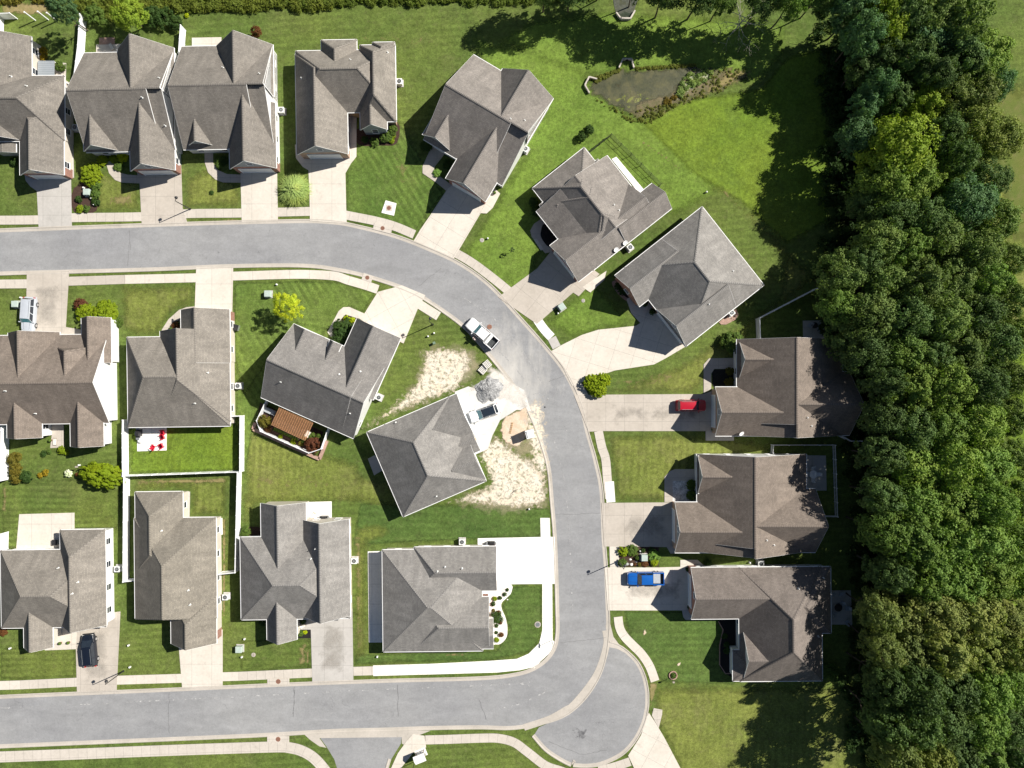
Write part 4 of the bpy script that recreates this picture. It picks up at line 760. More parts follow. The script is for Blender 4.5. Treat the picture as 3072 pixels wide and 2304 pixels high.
house('h14', 'unfinished-lot grey hip-roofed house surrounded by straw and bare soil', -23.3, 'E', [
    w('v', U=[(885, 1210), (1660, 1490)], V=[(885, 1210), (1120, 1773)], zr=6.6, e='hh', fr=.48, i0=4.3, i1=4.7), w('u', U=[(1000, 1160), (1475, 940)], V=[(885, 1210), (1600, 1240)], zr=5.0, e='hg', wm=3, gd='a1', gw=5),
    w('u', U=[(1300, 1450), (1675, 1520)], V=[(1560, 1250), (1675, 1520)], zr=5.0, e='hg'), w('u', U=[(1430, 1300), (1640, 1330)], V=[(1570, 1170), (1640, 1330)], zr=3.7, e='gg', fd='a1')],
    T5, 3, 3, vents=((1078, 1145), (1348, 1633)))
house('h15', 'hip-roofed house with a white east wall behind the black car', -.8, 'G', [
    w('u', (3, 556, 705, 1062), 6.4, 'hh', i0=5.9), w('v', (398, 420, 708, 1052), 5.8, 'hg', gd='a1'), w('v', (155, 850, 352, 1200), 4.6, wm=5)], T2, 0, 0, vents=((388, 672), (518, 765), (480, 842)), dishes=((678, 765),))
house('h16', 'long mottled-roof house between the two white-fenced yards', -.6, 'G', [
    w('v', (890, 342, 1440, 1003), 6.6, 'hh', i0=6.4, i1=1.3), w('v', (896, 168, 1218, 700), 5.4, 'hh', i0=3.3, i1=3.4), w('v', (1133, 860, 1438, 1172), 5.3, 'hg', gd='a1', gm=3, wm=1)], (.225, .205, .175), 5, 3, vents=((1073, 425), (1250, 820), (1262, 915)), dishes=((1468, 770),))
house('h17', 'grey hip-roofed house with a white patio at its north-east corner', -.8, 'M', [
    w('u', (45, 468, 775, 1006), 6.6, 'hh'), w('v', (452, 352, 777, 990), 5.85, 'gg', gd='a1'), w('v', (182, 242, 487, 640), 5.35, 'gg', gm=5), w('v', (220, 820, 423, 1146), 4.75)], T5, 5, 5, vents=((545, 545), (515, 612)))
house('h18', 'corner house with a pyramid roof and a brilliant white driveway', -.6, 'M', [
    w('u', (988, 552, 1655, 1222), 6.0, 'hh', i0=7.4, i1=7.6), w('u', (1200, 534, 1748, 822), 4.9, 'hg', wm=1, gd='a1'), w('u', (1200, 868, 1700, 1205), 4.95, 'hg', wm=1), w('u', (1300, 1010, 1727, 1207), 3.9, 'hg')], T5, 5, 5,
    vents=((1355, 695), (1405, 665), (1518, 675)))
# ================================================================ TREES, SHRUBS AND OTHER PLANTS
def leafmesh(name, seed, R=(5, 5, 4), nc=95, npc=64, ls=.42, cz=0.0, mat='leaf', core=.62, csz=(.17, .30), flat=-.25, spiky=0.0):
    """crown of leaf clusters spread over an uneven ellipsoid, unit R; one mesh"""
    r = np.random.default_rng(seed); d = r.normal(size=(nc * 3, 3)); d /= np.linalg.norm(d, axis=1)[:, None]; d = d[d[:, 2] > flat][:nc]; nc = len(d)
    lob = r.normal(size=(7, 3)); lob /= np.linalg.norm(lob, axis=1)[:, None]
    bump = 1 + .16 * np.max(d @ lob.T, axis=1) - .12 * (np.abs(d @ lob[::-1].T).min(1) < .12)
    rad = bump * r.uniform(.72, 1.02, nc); C = d * rad[:, None]; cs = r.uniform(csz[0], csz[1], nc)
    n = nc * npc; ci = np.repeat(np.arange(nc), npc); e = r.normal(size=(n, 3)); e /= np.linalg.norm(e, axis=1)[:, None]
    e[:, 2] = np.abs(e[:, 2]) * .9 + e[:, 2] * .1 ; P = C[ci] + e * (cs[ci] * r.uniform(.55, 1.08, n))[:, None]
    nin = int(n * .16); q = r.normal(size=(nin, 3)); q /= np.linalg.norm(q, axis=1)[:, None]; q *= (core * r.uniform(.6, 1.0, nin))[:, None]
    P = np.vstack([P, q]); N = np.vstack([e * .8 + d[ci] * .5, q * .5]) + r.normal(size=(n + nin, 3)) * .45 + np.array([0, 0, .35]); N /= np.linalg.norm(N, axis=1)[:, None]
    P = P * np.array(R); P[:, 2] += cz; n = len(P)
    T = np.cross(N, r.normal(size=(n, 3))); T /= np.linalg.norm(T, axis=1)[:, None] + 1e-9; B = np.cross(N, T); s = ls * r.uniform(.6, 1.3, n)[:, None] * .5; k = 1 + spiky
    V = np.stack([P - T * s * k, P - B * s / k * .8, P + T * s * k, P + B * s / k * .8], 1).reshape(-1, 3)
    me = bpy.data.meshes.new(name); me.vertices.add(4 * n); me.vertices.foreach_set('co', V.ravel().astype(np.float32)); me.loops.add(4 * n); me.loops.foreach_set('vertex_index', np.arange(4 * n, dtype=np.int32))
    me.polygons.add(n); me.polygons.foreach_set('loop_start', np.arange(0, 4 * n, 4, dtype=np.int32)); me.polygons.foreach_set('loop_total', np.full(n, 4, np.int32)); me.update(calc_edges=True); me.materials.append(MATS[mat]); return me
def trunkmesh(name, seed, h=8.0, r0=.22, limbs=7, spread=2.6, mat='bark', top=1.0, twigs=0):
    rr = random.Random(seed); m = MB(); p = Vector((0, 0, -.05)); pts = [p]
    for i in range(5): p = p + Vector((rr.uniform(-.25, .25), rr.uniform(-.25, .25), h * .8 / 5)); pts.append(p)
    for i in range(5): m.cyl(pts[i], pts[i + 1], r0 * (1 - i * .15), r0 * (1 - (i + 1) * .15), 8)
    for k in range(limbs):
        i = rr.randint(2, 5); a = k * 2.4 + rr.uniform(-.3, .3); q = pts[i] + Vector((math.cos(a) * spread * .6, math.sin(a) * spread * .6, h * .10)); q2 = q + Vector((math.cos(a + .4) * spread * .45, math.sin(a + .4) * spread * .45, h * .08))
        m.cyl(pts[i], q, r0 * .42, r0 * .26, 6); m.cyl(q, q2, r0 * .26, r0 * .1, 6)
        for t in range(twigs):
            b = a + rr.uniform(-1.0, 1.0); e = (q if t % 2 else q2) + Vector((math.cos(b) * spread * rr.uniform(.25, .6), math.sin(b) * spread * rr.uniform(.25, .6), rr.uniform(-.2, .9))); m.cyl(q if t % 2 else q2, e, r0 * .13, r0 * .04, 4)
            for u in range(2): c = b + rr.uniform(-.7, .7); m.cyl(e, e + Vector((math.cos(c) * .8, math.sin(c) * .8, rr.uniform(-.1, .5))), r0 * .05, r0 * .02, 3)
    me = m.build(name, mat); d = me.data; bpy.data.objects.remove(me); return d
BIG = [leafmesh('crown', 11 + i, nc=120, npc=66, ls=.40, csz=((.15, .27), (.12, .22), (.18, .32), (.14, .24), (.16, .28), (.13, .30))[i]) for i in range(6)]
FIR = [leafmesh('crown', 40 + i, nc=130, npc=60, ls=.34, csz=(.10, .17), spiky=.4) for i in range(2)]
TRK = [trunkmesh('trunk', 5 + i) for i in range(3)]
def mobj(name, me, parent=None, color=(1, 1, 1)):
    o = bpy.data.objects.new(name, me); COL.objects.link(o); o.parent = parent; o.color = (*color, 1); return o
rt = random.Random(77)
TONE = {'b': ((.80, 1.02, 1.45), 'blue-green'), 'y': ((1.5, 1.42, .5), 'yellow-green'), 'm': ((1.0, 1.0, .9), 'mid-green'), 'd': ((.66, .74, .78), 'dark green'), 'g': ((1.02, 1.13, .80), 'fresh green'),
        'Y': ((1.22, 1.24, .8), 'bright olive'), 'o': ((1.35, 1.15, .95), 'olive'), 'r': ((1.40, 1.12, 1.1), 'russet-tinged'), 'R': ((1.12, .98, 1.0), 'dull russet')}
def tree(c, x, y, r, tone, h, label, group=None, name='tree', vary=.2, flatten=.72, mesh=None, rpx=True):
    zc = h * .66; p = wp(c, (x, y), zc); rad = r / CR[c][2] / PXM * (1 - zc / H) if rpx else r; zr = h - zc
    t = empty(name, (p.x, p.y, 0), rt.uniform(0, 6.28), label, 'tree', group); me = mesh or rt.choice(BIG); col = TONE[tone][0]; k = 1 + rt.uniform(-vary, vary)
    cr = mobj('crown', me, t, tuple(q * k for q in col)); cr.location = (0, 0, zc - .4); cr.scale = (rad / 5 * .92, rad / 5 * .92 * rt.uniform(.84, 1.12), zr / 4 * rt.uniform(.85, 1.1))
    tk = mobj('trunk', rt.choice(TRK), t); s = h / 9.5; tk.scale = (max(.5, rad / 4.6), max(.5, rad / 4.6), s); return t
# the wood along the right side: (x, y) in overview pixels, radius, tone, height
wood = [(1845, 22, 45, 'b', 13), (1855, 85, 42, 'b', 13), (1900, 22, 40, 'y', 13), (1912, 72, 40, 'y', 14), (1880, 62, 34, 'd', 12), (1960, 30, 50, 'd', 14), (2015, 35, 52, 'm', 15), (2068, 62, 56, 'm', 15), (2000, 95, 46, 'b', 14), (2060, 125, 50, 'd', 14), (2118, 122, 52, 'Y', 14),
  (2090, 175, 42, 'Y', 13), (1960, 130, 42, 'd', 13), (1905, 128, 40, 'd', 12), (1858, 150, 38, 'd', 11), (1893, 190, 34, 'b', 12), (1866, 232, 34, 'b', 11), (1925, 215, 38, 'd', 12), (2010, 165, 44, 'd', 14), (1990, 225, 44, 'y', 12), (2050, 215, 42, 'R', 12), (2100, 212, 44, 'R', 12),
  (2140, 188, 34, 'b', 12), (2100, 262, 46, 'o', 12), (2150, 300, 48, 'o', 11), (1850, 300, 40, 'b', 12), (1932, 325, 68, 'y', 15), (1905, 392, 52, 'Y', 13), (1965, 395, 50, 'Y', 13), (2030, 285, 42, 'd', 12), (2060, 345, 42, 'd', 12), (2046, 400, 28, 'g', 11), (2085, 440, 54, 'b', 14),
  (2135, 390, 40, 'd', 11), (2150, 480, 44, 'm', 12), (1995, 480, 46, 'd', 13), (1925, 462, 42, 'd', 12), (1868, 440, 36, 'd', 11), (1885, 530, 46, 'm', 13), (1950, 540, 46, 'g', 13), (2020, 520, 46, 'm', 13), (2105, 545, 46, 'm', 13), (1812, 590, 46, 'm', 12), (1856, 570, 40, 'd', 13), (1905, 610, 46, 'm', 13), (1980, 612, 50, 'm', 14),
  (2055, 612, 50, 'm', 14), (2125, 605, 44, 'g', 13), (2180, 560, 36, 'm', 11), (1806, 660, 44, 'g', 11), (1880, 680, 52, 'm', 14), (1955, 690, 50, 'd', 14), (2025, 690, 50, 'm', 14), (2100, 680, 46, 'd', 13), (2165, 650, 40, 'm', 12), (1828, 735, 42, 'm', 10), (1868, 765, 44, 'd', 12), (1930, 760, 50, 'g', 13), (2000, 770, 46, 'd', 13),
  (2070, 760, 50, 'm', 14), (2140, 745, 46, 'd', 13), (2185, 720, 36, 'm', 12), (1900, 830, 40, 'd', 12), (1960, 840, 52, 'Y', 14), (2035, 835, 56, 'Y', 14), (2110, 830, 50, 'd', 14), (2172, 820, 40, 'm', 12), (1900, 900, 42, 'd', 12), (1955, 925, 52, 'd', 13), (2030, 920, 56, 'g', 14), (2105, 915, 52, 'Y', 14),
  (2170, 900, 42, 'm', 12), (1900, 985, 44, 'd', 13), (1965, 1005, 56, 'Y', 14), (2045, 1000, 58, 'Y', 15), (2120, 1000, 54, 'g', 14), (2180, 990, 40, 'm', 12), (1900, 1070, 44, 'd', 12), (1965, 1085, 54, 'g', 14), (2045, 1085, 58, 'Y', 14), (2120, 1085, 54, 'g', 14), (2185, 1080, 42, 'm', 13),
  (1900, 1145, 48, 'g', 13), (1965, 1165, 58, 'g', 15), (2040, 1165, 58, 'g', 15), (2115, 1170, 56, 'g', 14), (2180, 1170, 46, 'g', 13), (1915, 1230, 46, 'd', 13), (1985, 1240, 56, 'g', 14), (2060, 1245, 56, 'g', 14), (2130, 1245, 54, 'Y', 14), (2190, 1250, 42, 'g', 13), (1890, 1320, 40, 'R', 12), (1945, 1325, 50, 'r', 13),
  (2015, 1320, 56, 'r', 14), (2090, 1325, 58, 'r', 14), (2160, 1320, 54, 'r', 13), (1900, 1395, 40, 'R', 12), (1960, 1400, 52, 'R', 13), (2035, 1400, 56, 'r', 14), (2110, 1405, 54, 'o', 13), (2180, 1400, 44, 'o', 13), (1905, 1470, 40, 'd', 12), (1970, 1480, 48, 'd', 13), (2045, 1480, 50, 'd', 13), (2115, 1480, 52, 'g', 13),
  (2180, 1480, 46, 'g', 12), (1900, 1550, 42, 'd', 11), (1965, 1555, 48, 'd', 12), (2040, 1555, 50, 'd', 13), (2110, 1555, 50, 'g', 13), (2180, 1560, 46, 'd', 12), (1925, 1625, 46, 'R', 12), (1990, 1630, 50, 'o', 12), (2060, 1640, 50, 'd', 12), (2130, 1640, 50, 'g', 12), (2195, 1640, 44, 'd', 12)]
ROWS = [(-99, 60, 'north of the pond'), (60, 140, 'level with the pond'), (140, 260, 'just below the pond lawn'), (260, 420, 'beside the vivid green lawn'), (420, 560, 'level with the black dog run'), (560, 720, 'behind the diamond-roofed house'), (720, 860, 'beside the red-car house'), (860, 1010, 'beside the picket-fenced patio'),
        (1010, 1190, 'behind the picket-fenced house'), (1190, 1290, 'level with the blue pickup'), (1290, 1440, 'behind the dog-leg roofed house'), (1440, 1590, 'below the dog-leg roofed house'), (1590, 1800, 'at the bottom of the wood')]
buck = {}
for q in wood:
    rw = next(n for a, b, n in ROWS if a <= q[1] < b); dp = 'on the lawn side' if q[0] < 1925 else 'on the far field side' if q[0] > 2095 else 'inside the wood'
    buck.setdefault((TONE[q[3]][1], dp, rw), []).append(q)
for (tn, dp, rw), L in buck.items():
    L.sort(key=lambda q: q[1] * 3 + q[0] * .5); n = len(L); od = [''] if n == 1 else ['upper ', 'lower '] if n == 2 else ['uppermost ', 'middle ', 'lowest '] if n == 3 else ['first ', 'second ', 'third ', 'fourth ', 'fifth ', 'sixth '][:n]
    for o_, (x, y, r, tone, h) in zip(od, L): tree('S', x, y, r * 1.04, tone, h + rt.uniform(-.7, .7) + (2.5 if x < 1930 and 780 < y < 1440 else 5.0 if x < 2000 and y >= 1440 else 0), '%s%s tree %s, %s' % (o_, tn, dp, rw), 'trees of the wood')
# trees along the top edge
for x, y, r, tone, h, lb in ((1178, -34, 40, 'm', 12, 'mid-green tree reaching in at the top edge above the turned house'), (1236, -36, 42, 'd', 12, 'dark tree at the top edge left of the culvert pool'), (1440, -26, 44, 'd', 13, 'dark tree at the top edge right of the culvert pool'),
        (1515, -22, 46, 'd', 13, 'dark green tree at the top edge just left of the leafless branches'), (1560, -2, 34, 'g', 10, 'fresh green tree on the top edge touching the leafless branches'), (1648, 0, 36, 'd', 12, 'dark tree on the top edge right of the leafless branches'),
        (1712, -2, 42, 'g', 13, 'fresh green tree at the top edge nearest the wood'), (1775, -20, 40, 'd', 12, 'dark tree joining the top tree row to the wood'), (1300, -50, 36, 'd', 10, 'dark tree overhanging the top of the culvert pool'), (1375, -40, 36, 'm', 11, 'mid-green tree above the right side of the culvert pool')):
    tree('S', x, y, r, tone, h, lb, 'trees along the top edge')
dp = wp('S', (1600, 42), 4); t = empty('dead_tree', (dp.x, dp.y, 0), .4, 'leafless grey tree at the top edge between two green trees', 'tree'); tk = mobj('trunk', trunkmesh('trunk', 91, 6, .14, 14, 3.4, 'bark_pale', twigs=5), t)
# garden trees
tree('Z', 700, 110, 165, 'b', 9.5, 'dense blue-green conifer casting a round shadow behind the leftmost houses', mesh=FIR[0], name='conifer')
tree('Z', 1420, 150, 185, 'y', 6.5, 'round yellow-green tree in the hedge row behind the taupe-roofed houses', mesh=BIG[3])
tree('D', 1905, 480, 105, 'y', 6.5, 'lime yellow tree on the lawn beside the pale utility box', mesh=leafmesh('crown', 63, nc=90, npc=60, ls=.34, csz=(.12, .2), mat='leaf', spiky=.5))
o_ = [o for o in COL.objects if o.get('label') == 'lime yellow tree on the lawn beside the pale utility box'][0]; [setattr(ch, 'color', (3.3, 2.6, .5, 1)) for ch in o_.children if ch.name.startswith('crown')]
# shrubs
SH = [leafmesh('foliage', 80 + i, (1, 1, .8), nc=60, npc=34, ls=.17, csz=(.16, .3), mat='leaf_shrub') for i in range(4)]
SPK = [leafmesh('foliage', 90, (1, 1, .8), nc=34, npc=26, ls=.2, csz=(.16, .4), mat='leaf_shrub', spiky=1.2)]
HEDGE = [leafmesh('foliage', 95 + i, (1, 1, .8), nc=150, npc=44, ls=.11, csz=(.09, .15), core=.8, mat='leaf_shrub') for i in range(2)]
SC_ = {'green': (1, 1, 1), 'bright': (2.1, 1.75, .35), 'lime': (2.6, 2.1, .3), 'dark': (.45, .55, .6), 'purple': (1.3, .28, .8), 'red': (1.5, .38, .7), 'rust': (2.4, .95, .6), 'brown': (1.5, .8, .6), 'orange': (3.2, 1.4, .5), 'white': (9, 6.5, 14), 'yellow': (4.5, 3.2, .3), 'pale': (1.8, 1.9, 2.0)}
def shrub(c, x, y, r, col, label, h=None, group=None, mesh=None, ry=None, name='shrub', rot=0.0):
    rad = r / CR[c][2] / PXM; h = h or rad * 1.5; p = wp(c, (x, y), h * .5); t = empty(name, (p.x, p.y, 0), rot or rt.uniform(0, 6.28) if ry is None else -rot, label, 'shrub', group); me = mesh or rt.choice(SH)
    f = mobj('foliage', me, t, SC_[col]); f.location = (0, 0, h * .42); f.scale = (rad, (ry / CR[c][2] / PXM) if ry else rad, h / 1.5)
    if 'stem' not in TRKS: m = MB(); [m.cyl((0, 0, -.02), (math.cos(a) * .22, math.sin(a) * .22, .6), .05, .02, 6) for a in (0, 2.1, 4.2)]; o = m.build('stem', 'bark'); TRKS['stem'] = o.data; bpy.data.objects.remove(o)
    s = mobj('stem', TRKS['stem'], t); s.scale = (max(rad, .3), max(rad, .3), h * .8); return t
TRKS = {}
for a in [('A', 600, 1160, 70, 'bright', 'large yellow-green shrub topping the planted strip beside the first driveway', 1.6), ('A', 630, 1228, 36, 'green', 'green shrub second from the top of the planted strip', .9), ('A', 632, 1290, 34, 'green', 'green shrub third from the top of the planted strip', .9),
          ('A', 636, 1340, 26, 'dark', 'small dark shrub fourth from the top of the planted strip', .7), ('A', 520, 1320, 22, 'dark', 'little dark shrub just below the grey utility box in the planted strip', .6), ('A', 530, 1385, 26, 'bright', 'low bright shrub at the bottom left of the planted strip', .6),
          ('A', 572, 1385, 22, 'green', 'low green shrub at the bottom of the planted strip', .6), ('A', 680, 1068, 34, 'lime', 'yellow shrub left of the curved walk of the fenced taupe house', .9), ('A', 755, 1055, 28, 'bright', 'bright shrub in the middle of the porch bed of the fenced taupe house', .8), ('A', 812, 1042, 34, 'yellow', 'golden yellow shrub beside the garage of the fenced taupe house', .9),
          ('A', 785, 1105, 30, 'green', 'green ground plant inside the bend of the fenced taupe house walk', .5), ('A', 1448, 1052, 22, 'green', 'upper small shrub inside the bend of the east taupe house walk', .7), ('A', 1455, 1096, 22, 'green', 'lower small shrub inside the bend of the east taupe house walk', .7), ('A', 1490, 1060, 26, 'dark', 'dark shrub by the garage wall of the east taupe house', .8),
          ('A', 1700, 212, 32, 'red', 'small red-leaved tree behind the east taupe house', 1.8), ('A', 690, 165, 34, 'green', 'shaggy shrub behind the fenced yard near the round yellow tree', 1.4), ('A', 620, 95, 60, 'green', 'broad shrub between the blue-green conifer and the round yellow tree', 2.0), ('A', 1010, 100, 60, 'dark', 'dark shrub right of the round yellow tree', 2.2), ('A', 1090, 120, 60, 'dark', 'second dark shrub right of the round yellow tree', 2.0), ('A', 1165, 150, 42, 'dark', 'dark shrub next to the short white fence', 1.6),
          ('A', 1238, 102, 14, 'yellow', 'tiny yellow flowering plant at the edge of the tall weeds', .5), ('A', 285, 340, 24, 'orange', 'upper orange flower pot plant by the leftmost house', .8), ('A', 285, 382, 22, 'orange', 'lower orange flower pot plant by the leftmost house', .7), ('A', 400, 440, 32, 'green', 'leafy plant beside the screened porch of the leftmost house', 1.2), ('A', 95, 1070, 26, 'dark', 'dark shrub under the porch of the leftmost house', .8), ('A', 1404, 1278, 14, 'dark', 'tiny dark plant in the middle of the east taupe house lawn', .3),
          ('B', 835, 862, 34, 'green', 'large-leaved shrub at the south-east corner of the streaked house', 1.1), ('B', 790, 905, 36, 'green', 'round green shrub in front of the teal window', 1.1), ('B', 715, 942, 28, 'green', 'low green shrub at the front of the teal window bed', .7), ('B', 652, 925, 22, 'dark', 'dark shrub at the west end of the teal window bed', .7), ('B', 830, 936, 18, 'bright', 'lower bright shrub at the east tip of the teal window bed', .5), ('B', 838, 905, 16, 'bright', 'upper bright shrub at the east tip of the teal window bed', .5),
          ('B', 1132, 1148, 26, 'pale', 'pale strappy plant inside the walk of the turned house', .5), ('B', 1060, 965, 38, 'dark', 'dark purple shrub beneath the dormer of the turned house', 1.0), ('B', 630, 340, 20, 'orange', 'rusty plant behind the north bay of the streaked house', .8), ('B', 1200, 1090, 30, 'dark', 'dark shrub in the shade by the turned house porch', .8), ('B', 1790, 1400, 34, 'dark', 'dark shrub along the west wall of the hip-roofed house with the dog run', .9), ('B', 1770, 1340, 30, 'dark', 'second dark shrub along the west wall of the house with the dog run', .9),
          ('C', 592, 640, 30, 'dark', 'upper of two lone dark shrubs on the lawn left of the dog run', 1.3), ('C', 542, 688, 28, 'dark', 'lower of two lone dark shrubs on the lawn left of the dog run', 1.2),
          ('D', 575, 535, 62, 'bright', 'left lobe of the clipped yellow-green hedge by the brown-roofed house', 1.5), ('D', 705, 532, 84, 'bright', 'right lobe of the clipped yellow-green hedge by the brown-roofed house', 1.8), ('D', 535, 478, 42, 'purple', 'purple-leaved shrub above the clipped hedge', 1.1), ('D', 780, 590, 34, 'green', 'green shrub below the right end of the clipped hedge', .9),
          ('D', 1165, 612, 26, 'red', 'red shrub tucked by the arc walk of the grey-green house', .7), ('D', 1180, 600, 20, 'dark', 'dark shrub tucked by the arc walk of the grey-green house', .6), ('D', 1140, 640, 22, 'green', 'green shrub at the lower end of the arc walk bed', .6),
          ('E', 728, 530, 66, 'dark', 'big dark shrub filling the bed beside the turned grey-roofed house', 1.6), ('E', 700, 590, 44, 'dark', 'dark shrub in the lower part of the bed by the turned grey-roofed house', 1.3), ('E', 752, 455, 20, 'yellow', 'left yellow flowers at the top of the bed', .5), ('E', 790, 465, 18, 'yellow', 'right yellow flowers at the top of the bed', .5),
          ('F', 390, 992, 52, 'lime', 'left lobe of the golden clipped hedge by the red-car driveway', 1.7), ('F', 462, 978, 50, 'lime', 'upper right lobe of the golden clipped hedge by the red-car driveway', 1.7), ('F', 428, 1040, 50, 'lime', 'bottom lobe of the golden clipped hedge by the red-car driveway', 1.7), ('F', 1318, 722, 66, 'green', 'fluffy green shrub at the corner of the red-car house', 2.0),
          ('F', 1305, 915, 26, 'brown', 'upper brown shrub in the black bed of the red-car house', .8), ('F', 1300, 985, 28, 'brown', 'lower brown shrub in the black bed of the red-car house', .8), ('F', 740, 465, 20, 'dark', 'dark potted shrub by the diamond roof house door', .8), ('F', 790, 520, 20, 'dark', 'second dark potted shrub by the diamond roof house door', .8), ('F', 590, 385, 24, 'dark', 'dark shrub inside the brick-edged bed of the diamond roof house', .7), ('F', 560, 350, 22, 'dark', 'second dark shrub inside the brick-edged bed of the diamond roof house', .7),
          ('U', 240, 770, 110, 'brown', 'upper brown-green shrub beside the left edge fence', 1.8), ('U', 260, 935, 100, 'brown', 'middle brown-green shrub beside the left edge fence', 1.6), ('U', 270, 1070, 90, 'brown', 'lower brown-green shrub beside the left edge fence', 1.4), ('U', 435, 1055, 90, 'dark', 'dark green shrub right of the brown-green shrubs', 1.3), ('U', 755, 985, 50, 'orange', 'orange flowering shrub on the lawn left of the white flowers', .7), ('U', 670, 1030, 44, 'orange', 'second orange flowering shrub left of the white flowers', .6),
          ('U', 1285, 1015, 34, 'red', 'small red shrub touching the big clipped shrub', .7), ('U', 1020, 610, 60, 'bright', 'bright shrub by the stone patio of the brown-roofed house', .9), ('U', 1100, 650, 44, 'bright', 'smaller bright shrub by the stone patio of the brown-roofed house', .7), ('U', 720, 670, 50, 'dark', 'dark weed clump left of the stone patio', .4), ('U', 815, 640, 36, 'green', 'green weed clump at the foot of the stone patio', .5),
          ('G', 1628, 438, 34, 'green', 'green shrub in the small brown bed behind the south houses', 1.0), ('G', 20, 1095, 30, 'red', 'dark red shrub under the hip-roofed house eave at the left edge', .6), ('G', 1745, 1030, 26, 'dark', 'dark shrub by the porch corner of the grey hip-roofed house', .7),
          ('M', 440, 1108, 22, 'green', 'green shrub in the small black bed by the wide grey driveway', .6), ('M', 474, 1100, 14, 'yellow', 'yellow flowers in the small black bed by the wide grey driveway', .4), ('M', 462, 1025, 20, 'dark', 'dark shrub by the garage corner above the small black bed', .6),
          ('I', 1052, 455, 34, 'green', 'upper square clipped shrub beside the white rock bed', 1.0), ('I', 1052, 520, 34, 'green', 'lower square clipped shrub beside the white rock bed', 1.0), ('J', 905, 1020, 60, 'green', 'leafy shrub at the south-east corner of the dog-leg roofed house', 1.6), ('J', 1000, 1075, 40, 'dark', 'dim shrub in the tree shade right of the leafy corner shrub', 1.0), ('J', 238, 845, 18, 'dark', 'upper small shrub inside the curved black bed', .5), ('J', 240, 885, 20, 'dark', 'lower small shrub inside the curved black bed', .5), ('J', 225, 790, 18, 'dark', 'topmost small shrub inside the curved black bed', .5),
          ('X', 1095, 650, 26, 'green', 'small plant inside the terracotta ring by the cul-de-sac', .5), ('I', 1158, 972, 24, 'dark', 'dark plant on the pavement between the two southern driveways', .6), ('T', 1790, 800, 44, 'dark', 'dark shrub at the garage corner behind the blue pickup', .6), ('T', 1830, 1640, 44, 'dark', 'dark shrub at the south garage corner of the dog-leg roofed house', .6)]:
    c, x, y, r, col, lb, h = a; big = r / CR[c][2] > 24 and col in ('bright', 'lime'); shrub(c, x, y, r, col, lb, h, mesh=rt.choice(HEDGE) if big or col == 'lime' or 'clipped' in lb else None)
shrub('U', 1690, 1015, 345, 'bright', 'huge clipped yellow-green shrub against the white fence', 3.2, mesh=HEDGE[0], ry=205, rot=.12)
f_ = shrub('U', 1135, 998, 58, 'white', 'white flowering shrub alone on the lawn', .9, mesh=leafmesh('foliage', 130, (1, 1, .8), nc=60, npc=30, ls=.22, csz=(.12, .2), mat='leaf_flower'))
for ch in f_.children: ch.color = (1.5, 1.5, 1.6, 1)
# bed in front of the corner house
for x, y, r, col, lb in ((580, 528, 46, 'lime', 'upper lime ball shrub in the white gravel bed'), (625, 1380, 50, 'lime', 'lower lime ball shrub in the white gravel bed'), (845, 340, 34, 'dark', 'topmost dark round shrub in the white gravel bed'), (790, 437, 38, 'dark', 'second dark round shrub down the white gravel bed'),
        (688, 510, 40, 'dark', 'dark round shrub right of the upper lime ball'), (550, 635, 46, 'dark', 'dark shrub just below the upper lime ball'), (560, 775, 34, 'brown', 'small brown plant against the corner house wall'), (618, 1088, 38, 'dark', 'dark shrub below the spiky palm-like plant'), (615, 1228, 34, 'dark', 'dark plant left of the lowest red shrub'),
        (660, 815, 44, 'red', 'upper red shrub in the white gravel bed'), (703, 1020, 38, 'red', 'middle red shrub in the white gravel bed'), (716, 1275, 48, 'red', 'lowest red shrub in the white gravel bed')):
    shrub('V', x, y, r, col, lb, r / 90, mesh=HEDGE[1] if col == 'lime' else None)
shrub('V', 605, 930, 120, 'dark', 'spiky palm-like plant in the middle of the white gravel bed', 1.0, mesh=SPK[0])
# planted island beside the blue pickup
for x, y, r, col, lb, h in ((360, 400, 100, 'lime', 'yellow-green shrub at the street end of the rock garden', .9), (560, 380, 120, 'green', 'grey-green mound in the rock garden', .8), (335, 650, 90, 'green', 'green shrub at the lower left of the rock garden', .8), (675, 545, 50, 'green', 'small dark green ball left of the utility box in the rock garden', .6), (800, 390, 50, 'dark', 'shaded shrub above the utility box in the rock garden', .6),
        (1000, 380, 70, 'dark', 'shaded shrub at the upper right of the rock garden', .6), (1040, 500, 120, 'pale', 'pale flowering plant right of the utility box in the rock garden', .8), (1050, 650, 85, 'lime', 'yellow-green shrub at the lower right of the rock garden', .7), (850, 665, 75, 'red', 'dark red ground plant below the utility box in the rock garden', .35), (620, 690, 34, 'red', 'small red plant among the white rocks', .3), (720, 690, 40, 'brown', 'brownish plant among the white rocks', .4)):
    shrub('T', x, y, r, col, lb, h)
